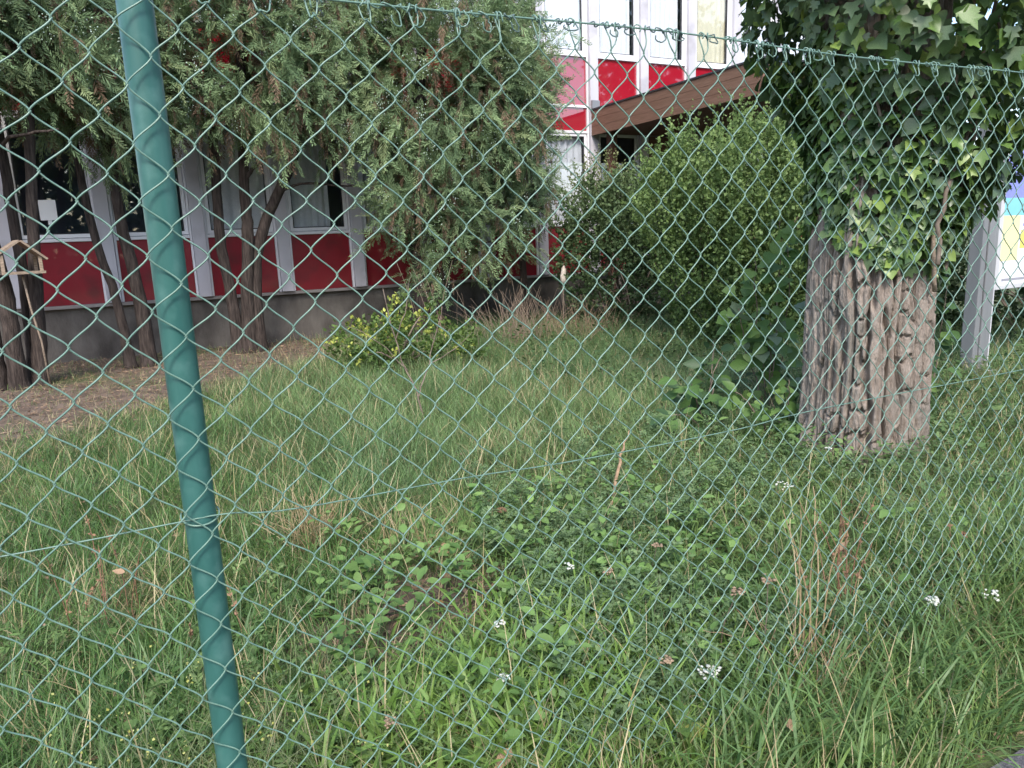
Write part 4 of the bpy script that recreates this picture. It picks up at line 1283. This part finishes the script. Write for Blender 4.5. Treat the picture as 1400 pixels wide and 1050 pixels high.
# ------------------------------------------------------------------ flowers and fallen leaves
def yarrow(label, xy, h, n_, s, lean=(0, 0), brown=False):
    t = thing('yarrow_flower', label, 'flower', (xy[0], xy[1], float(gz(*xy))), 'yarrow flowers in the grass')
    top_ = np.array([lean[0], lean[1], h])
    obj('stem', MB().tube(stem_path([(0, 0, -.01), (lean[0] * .3, lean[1] * .3, h * .55), tuple(top_)], 8, .002), np.linspace(.0018, .0011, 8), 5).mesh('stem', True), PLM['fresh'] if not brown else M['twig'], t)
    parts = []
    for k in range(n_):
        a, r = rng.uniform(0, 2 * PI), s * math.sqrt(rng.random())
        c = top_ + np.array([math.cos(a) * r, math.sin(a) * r, rng.normal() * .004 - .18 * r])
        rad = rng.uniform(.0035, .0065)
        m = 7
        ang = np.arange(m) * 2 * PI / m
        ring = np.stack([np.cos(ang) * rad, np.sin(ang) * rad, rng.normal(size=m) * .001], -1)
        Vr = np.concatenate([np.array([[0, 0, .002]]), ring, [[0, 0, -.006]]]) + c
        Fr = np.array([[0, 1 + i, 1 + (i + 1) % m] for i in range(m)] + [[m + 1, 1 + (i + 1) % m, 1 + i] for i in range(m)])
        parts.append((Vr, Fr, np.ones((len(Vr), 3))))
    V, F, C = merge(parts)
    obj('flower_head', npmesh('flower_head', V, F, C), M['dry_head'] if brown else M['white_petal'], t)
    return t
M['dry_head'] = mat_leaf('dry_flower_head', .8, .1, .15, col=(.34, .25, .17), var=.25, nscale=80)
yarrow('brightest white yarrow cluster, low at the fence foot beside a big dark leaf', (1.20, 1.30), .14, 30, .030)
yarrow('white yarrow cluster above the bright grass at the bottom middle', (.72, 1.53), .14, 18, .022)
yarrow('small white yarrow head at the upper edge of the bright grass', (.83, 1.77), .15, 12, .016)
yarrow('white yarrow head in the dark green weeds, middle of the lawn', (1.22, 2.02), .14, 12, .017)
yarrow('sparse white yarrow spray in the weeds below the old trunk', (2.35, 2.12), .16, 14, .04)
yarrow('cream yarrow head in front of the fence in the long grass, the larger one', (1.95, 1.20), .16, 26, .020)
yarrow('cream yarrow head with two lobes at the right edge of the long grass', (2.12, 1.13), .16, 14, .022)
yarrow('single tiny cream flower low in the long grass near the path', (1.70, 1.06), .10, 8, .010)
yarrow('small white yarrow near the foot of the old trunk', (2.9, 2.35), .17, 8, .016)
for lb, p, h_ in (('brown withered yarrow head on a bent stem behind the fence', (1.38, 1.46), .26), ('pale withered flower head above the tangle of stems', (1.46, 1.36), .30),
                  ('brown withered head beside the brightest white cluster', (1.14, 1.38), .16), ('brown withered head at the bottom edge between grass tufts', (.44, 1.50), .14),
                  ('brown withered head in the weeds above the bright grass', (1.30, 1.85), .16), ('small brown withered head in the middle of the weeds', (1.52, 1.95), .17)):
    yarrow(lb, p, h_, 20, .018, (rng.normal() * .02, rng.normal() * .02), True)

BL = [mat_leaf('dead_leaf_' + n_, .75, .2, .15, col=c, var=.25, nscale=40) for n_, c in (('tan', (.36, .24, .15)), ('brown', (.22, .13, .08)), ('orange', (.36, .17, .07)))]
CURL = (BLADE[0] * np.array([.95, 1, 1]) + np.stack([np.zeros(10), np.zeros(10), .22 * (BLADE[0][:, 1] - .5) ** 2 * 2 + .5 * BLADE[0][:, 0] ** 2], -1), BLADE[1])
BLM = [leaf_mesh(CURL, m_, 'dead_leaf') for m_ in BL]
dl = [('tan fallen leaf lying beside the clump of straw', (.70, 2.93), .075, 0, .06), ('pale brown fallen leaf at the top of the bare patch', (.93, 2.57), .085, 0, .05),
      ('orange-tan fallen leaf inside the bare patch', (.70, 2.18), .07, 0, .05), ('small orange fallen leaf, right side of the bare patch', (.78, 2.14), .05, 2, .05),
      ('brown fallen leaf under the straw at the bare patch', (.86, 2.30), .07, 1, .04), ('upright curled brown leaf at the bottom edge of the bright grass', (.64, 1.33), .06, 0, .10),
      ('tan fallen leaf by the big leaves at the lower right corner', (1.26, 1.10), .036, 0, .10), ('rusty fallen leaf caught in the dark grass left of the post', (.05, 2.05), .06, 1, .06),
      ('orange-brown leaf hanging on the dry stems at the left edge', (-.14, 2.62), .042, 0, .22), ('brown fallen leaf in the lawn right of the mid fence wire', (1.35, 2.75), .06, 1, .07),
      ('tan fallen leaf in the weeds under the long bent blade', (1.55, 2.35), .055, 0, .09), ('tan fallen leaf among the weeds near the dry reddish stalks', (2.02, 1.58), .065, 0, .13)]
for lb, p, s, k, up_ in dl:
    a = rng.uniform(0, 2 * PI)
    o = obj('fallen_leaf', BLM[k])
    d = np.array([[math.cos(a), math.sin(a), rng.normal() * .4]])
    o.matrix_world = mat4(frames(1, d, hint=np.array([[rng.normal() * .5, rng.normal() * .5 - .4, 1.0]]))[0], (p[0], p[1], float(gz(*p)) + up_), s)
    tag(o, lb, 'leaf', 'fallen leaves in the grass')
P = stem_path([(0, 0, 0), (.06, .05, .10), (.16, .14, .22), (.26, .20, .30)], 14, .004)
V, F = tube(P, np.array([.003, .005, .007, .008, .009, .009, .0085, .008, .007, .006, .005, .004, .003, .001]), 5)
bb = obj('withered_grass', MB().add(np.array(V), F).mesh('withered_grass', True), BL[0])
bb.location = (1.80, 2.60, .02)
tag(bb, 'long bent orange-brown dry leaf blade across the lawn', 'dry leaf')

def rosette(label, xy, n_, size, tones, shape, lift=.05, name='broad_leaf_weed'):
    t = thing(name, label, 'weed', (xy[0], xy[1], float(gz(*xy))))
    for k in range(n_):
        a = k * 2.4 + rng.normal() * .3
        ln = rng.uniform(.15, .6)
        d = np.array([math.cos(a), math.sin(a), ln])
        p = d * size * .25 + np.array([0, 0, lift * rng.uniform(.4, 1.2)])
        obj('leaf', LEAFLIB[(tones[k % len(tones)], shape)], None, t).matrix_local = mat4(frames(1, d[None], hint=(np.array([0, -.3, 1.0]) + rng.normal(size=3) * .25)[None])[0], p, size * rng.uniform(.7, 1.15))
rosette('weed with large round dark leaves and one yellow leaf at the fence foot', (1.13, 1.22), 9, .058, ['deep', 'deep', 'yellowing', 'deep', 'fresh'], 'round', .03)
rosette('low rosette of smooth green leaves near the path corner', (1.36, 1.00), 14, .075, ['fresh', 'fresh', 'bright', 'deep'], 'round', .04)
rosette('bright broad leaves between the rosette and the path', (1.52, 1.0), 10, .08, ['bright', 'fresh'], 'blade', .05)
rosette('small yellow-green broad-leaved sprout in the bare patch, left side', (.60, 2.42), 12, .055, ['bright', 'fresh'], 'lobed', .12)
rosette('round-leaved green weed at the edge of the bare patch', (.68, 2.12), 7, .05, ['fresh', 'bright'], 'round', .04)
rosette('fresh green broad-leaved weed right of the bare patch', (1.02, 2.08), 16, .06, ['fresh', 'bright', 'fresh'], 'blade', .08)
rosette('narrow bright leaves growing up through the fence bottom', (1.02, 1.22), 8, .075, ['bright', 'bright', 'yellowing'], 'blade', .08)
mk = thing('garden_stake', 'thin stake with a pale rag on top beside the dark shrub', 'stake', (5.02, 8.30, 0))
obj('stake', MB().tube([(0, 0, -.05), (0, 0, .5), (.005, 0, .84)], [.010, .010, .008], 6).mesh('stake', True), M['twig'], mk)
rag = MB().tube(stem_path([(.0, -.012, .86), (.01, -.016, .80), (-.006, -.014, .72), (.008, -.016, .62)], 12, .003), np.array([.012, .022, .03, .034, .032, .036, .034, .038, .036, .04, .03, .012]), 7)
obj('rag', rag.mesh('rag', True), mat_noise('pale_rag', (.42, .36, .30), (.52, .46, .40), 20, .9), mk)
# small yellow flowers on fine stems, lower left
N = 170
xy = np.stack([rng.normal(.08, .26, N), rng.normal(1.62, .28, N)], -1)
k_ = rng.integers(2, 4, N)
P = np.repeat(np.concatenate([xy, gz(xy[:, 0], xy[:, 1])[:, None] + rng.uniform(.07, .2, (N, 1))], 1), k_, 0)
P = P + rng.normal(size=P.shape) * .008
n2 = len(P)
V, F, C = scatter(LEAF_T * np.array([1.6, 1, 1]), LEAF_F, P, frames(n2, rng.normal(size=(n2, 3)), hint=np.array([0, 0, 1.]) + rng.normal(size=(n2, 3)) * .4), rng.uniform(.004, .009, n2), mixc((.42, .42, .10), (.55, .55, .22), rng.random(n2)))
o = obj('tiny_flowers', npmesh('tiny_flowers', V, F, C), M['leaf'], kind='stuff')
tag(o, 'tiny pale yellow flowers speckling the grass around the post foot', 'flowers', kind='stuff')
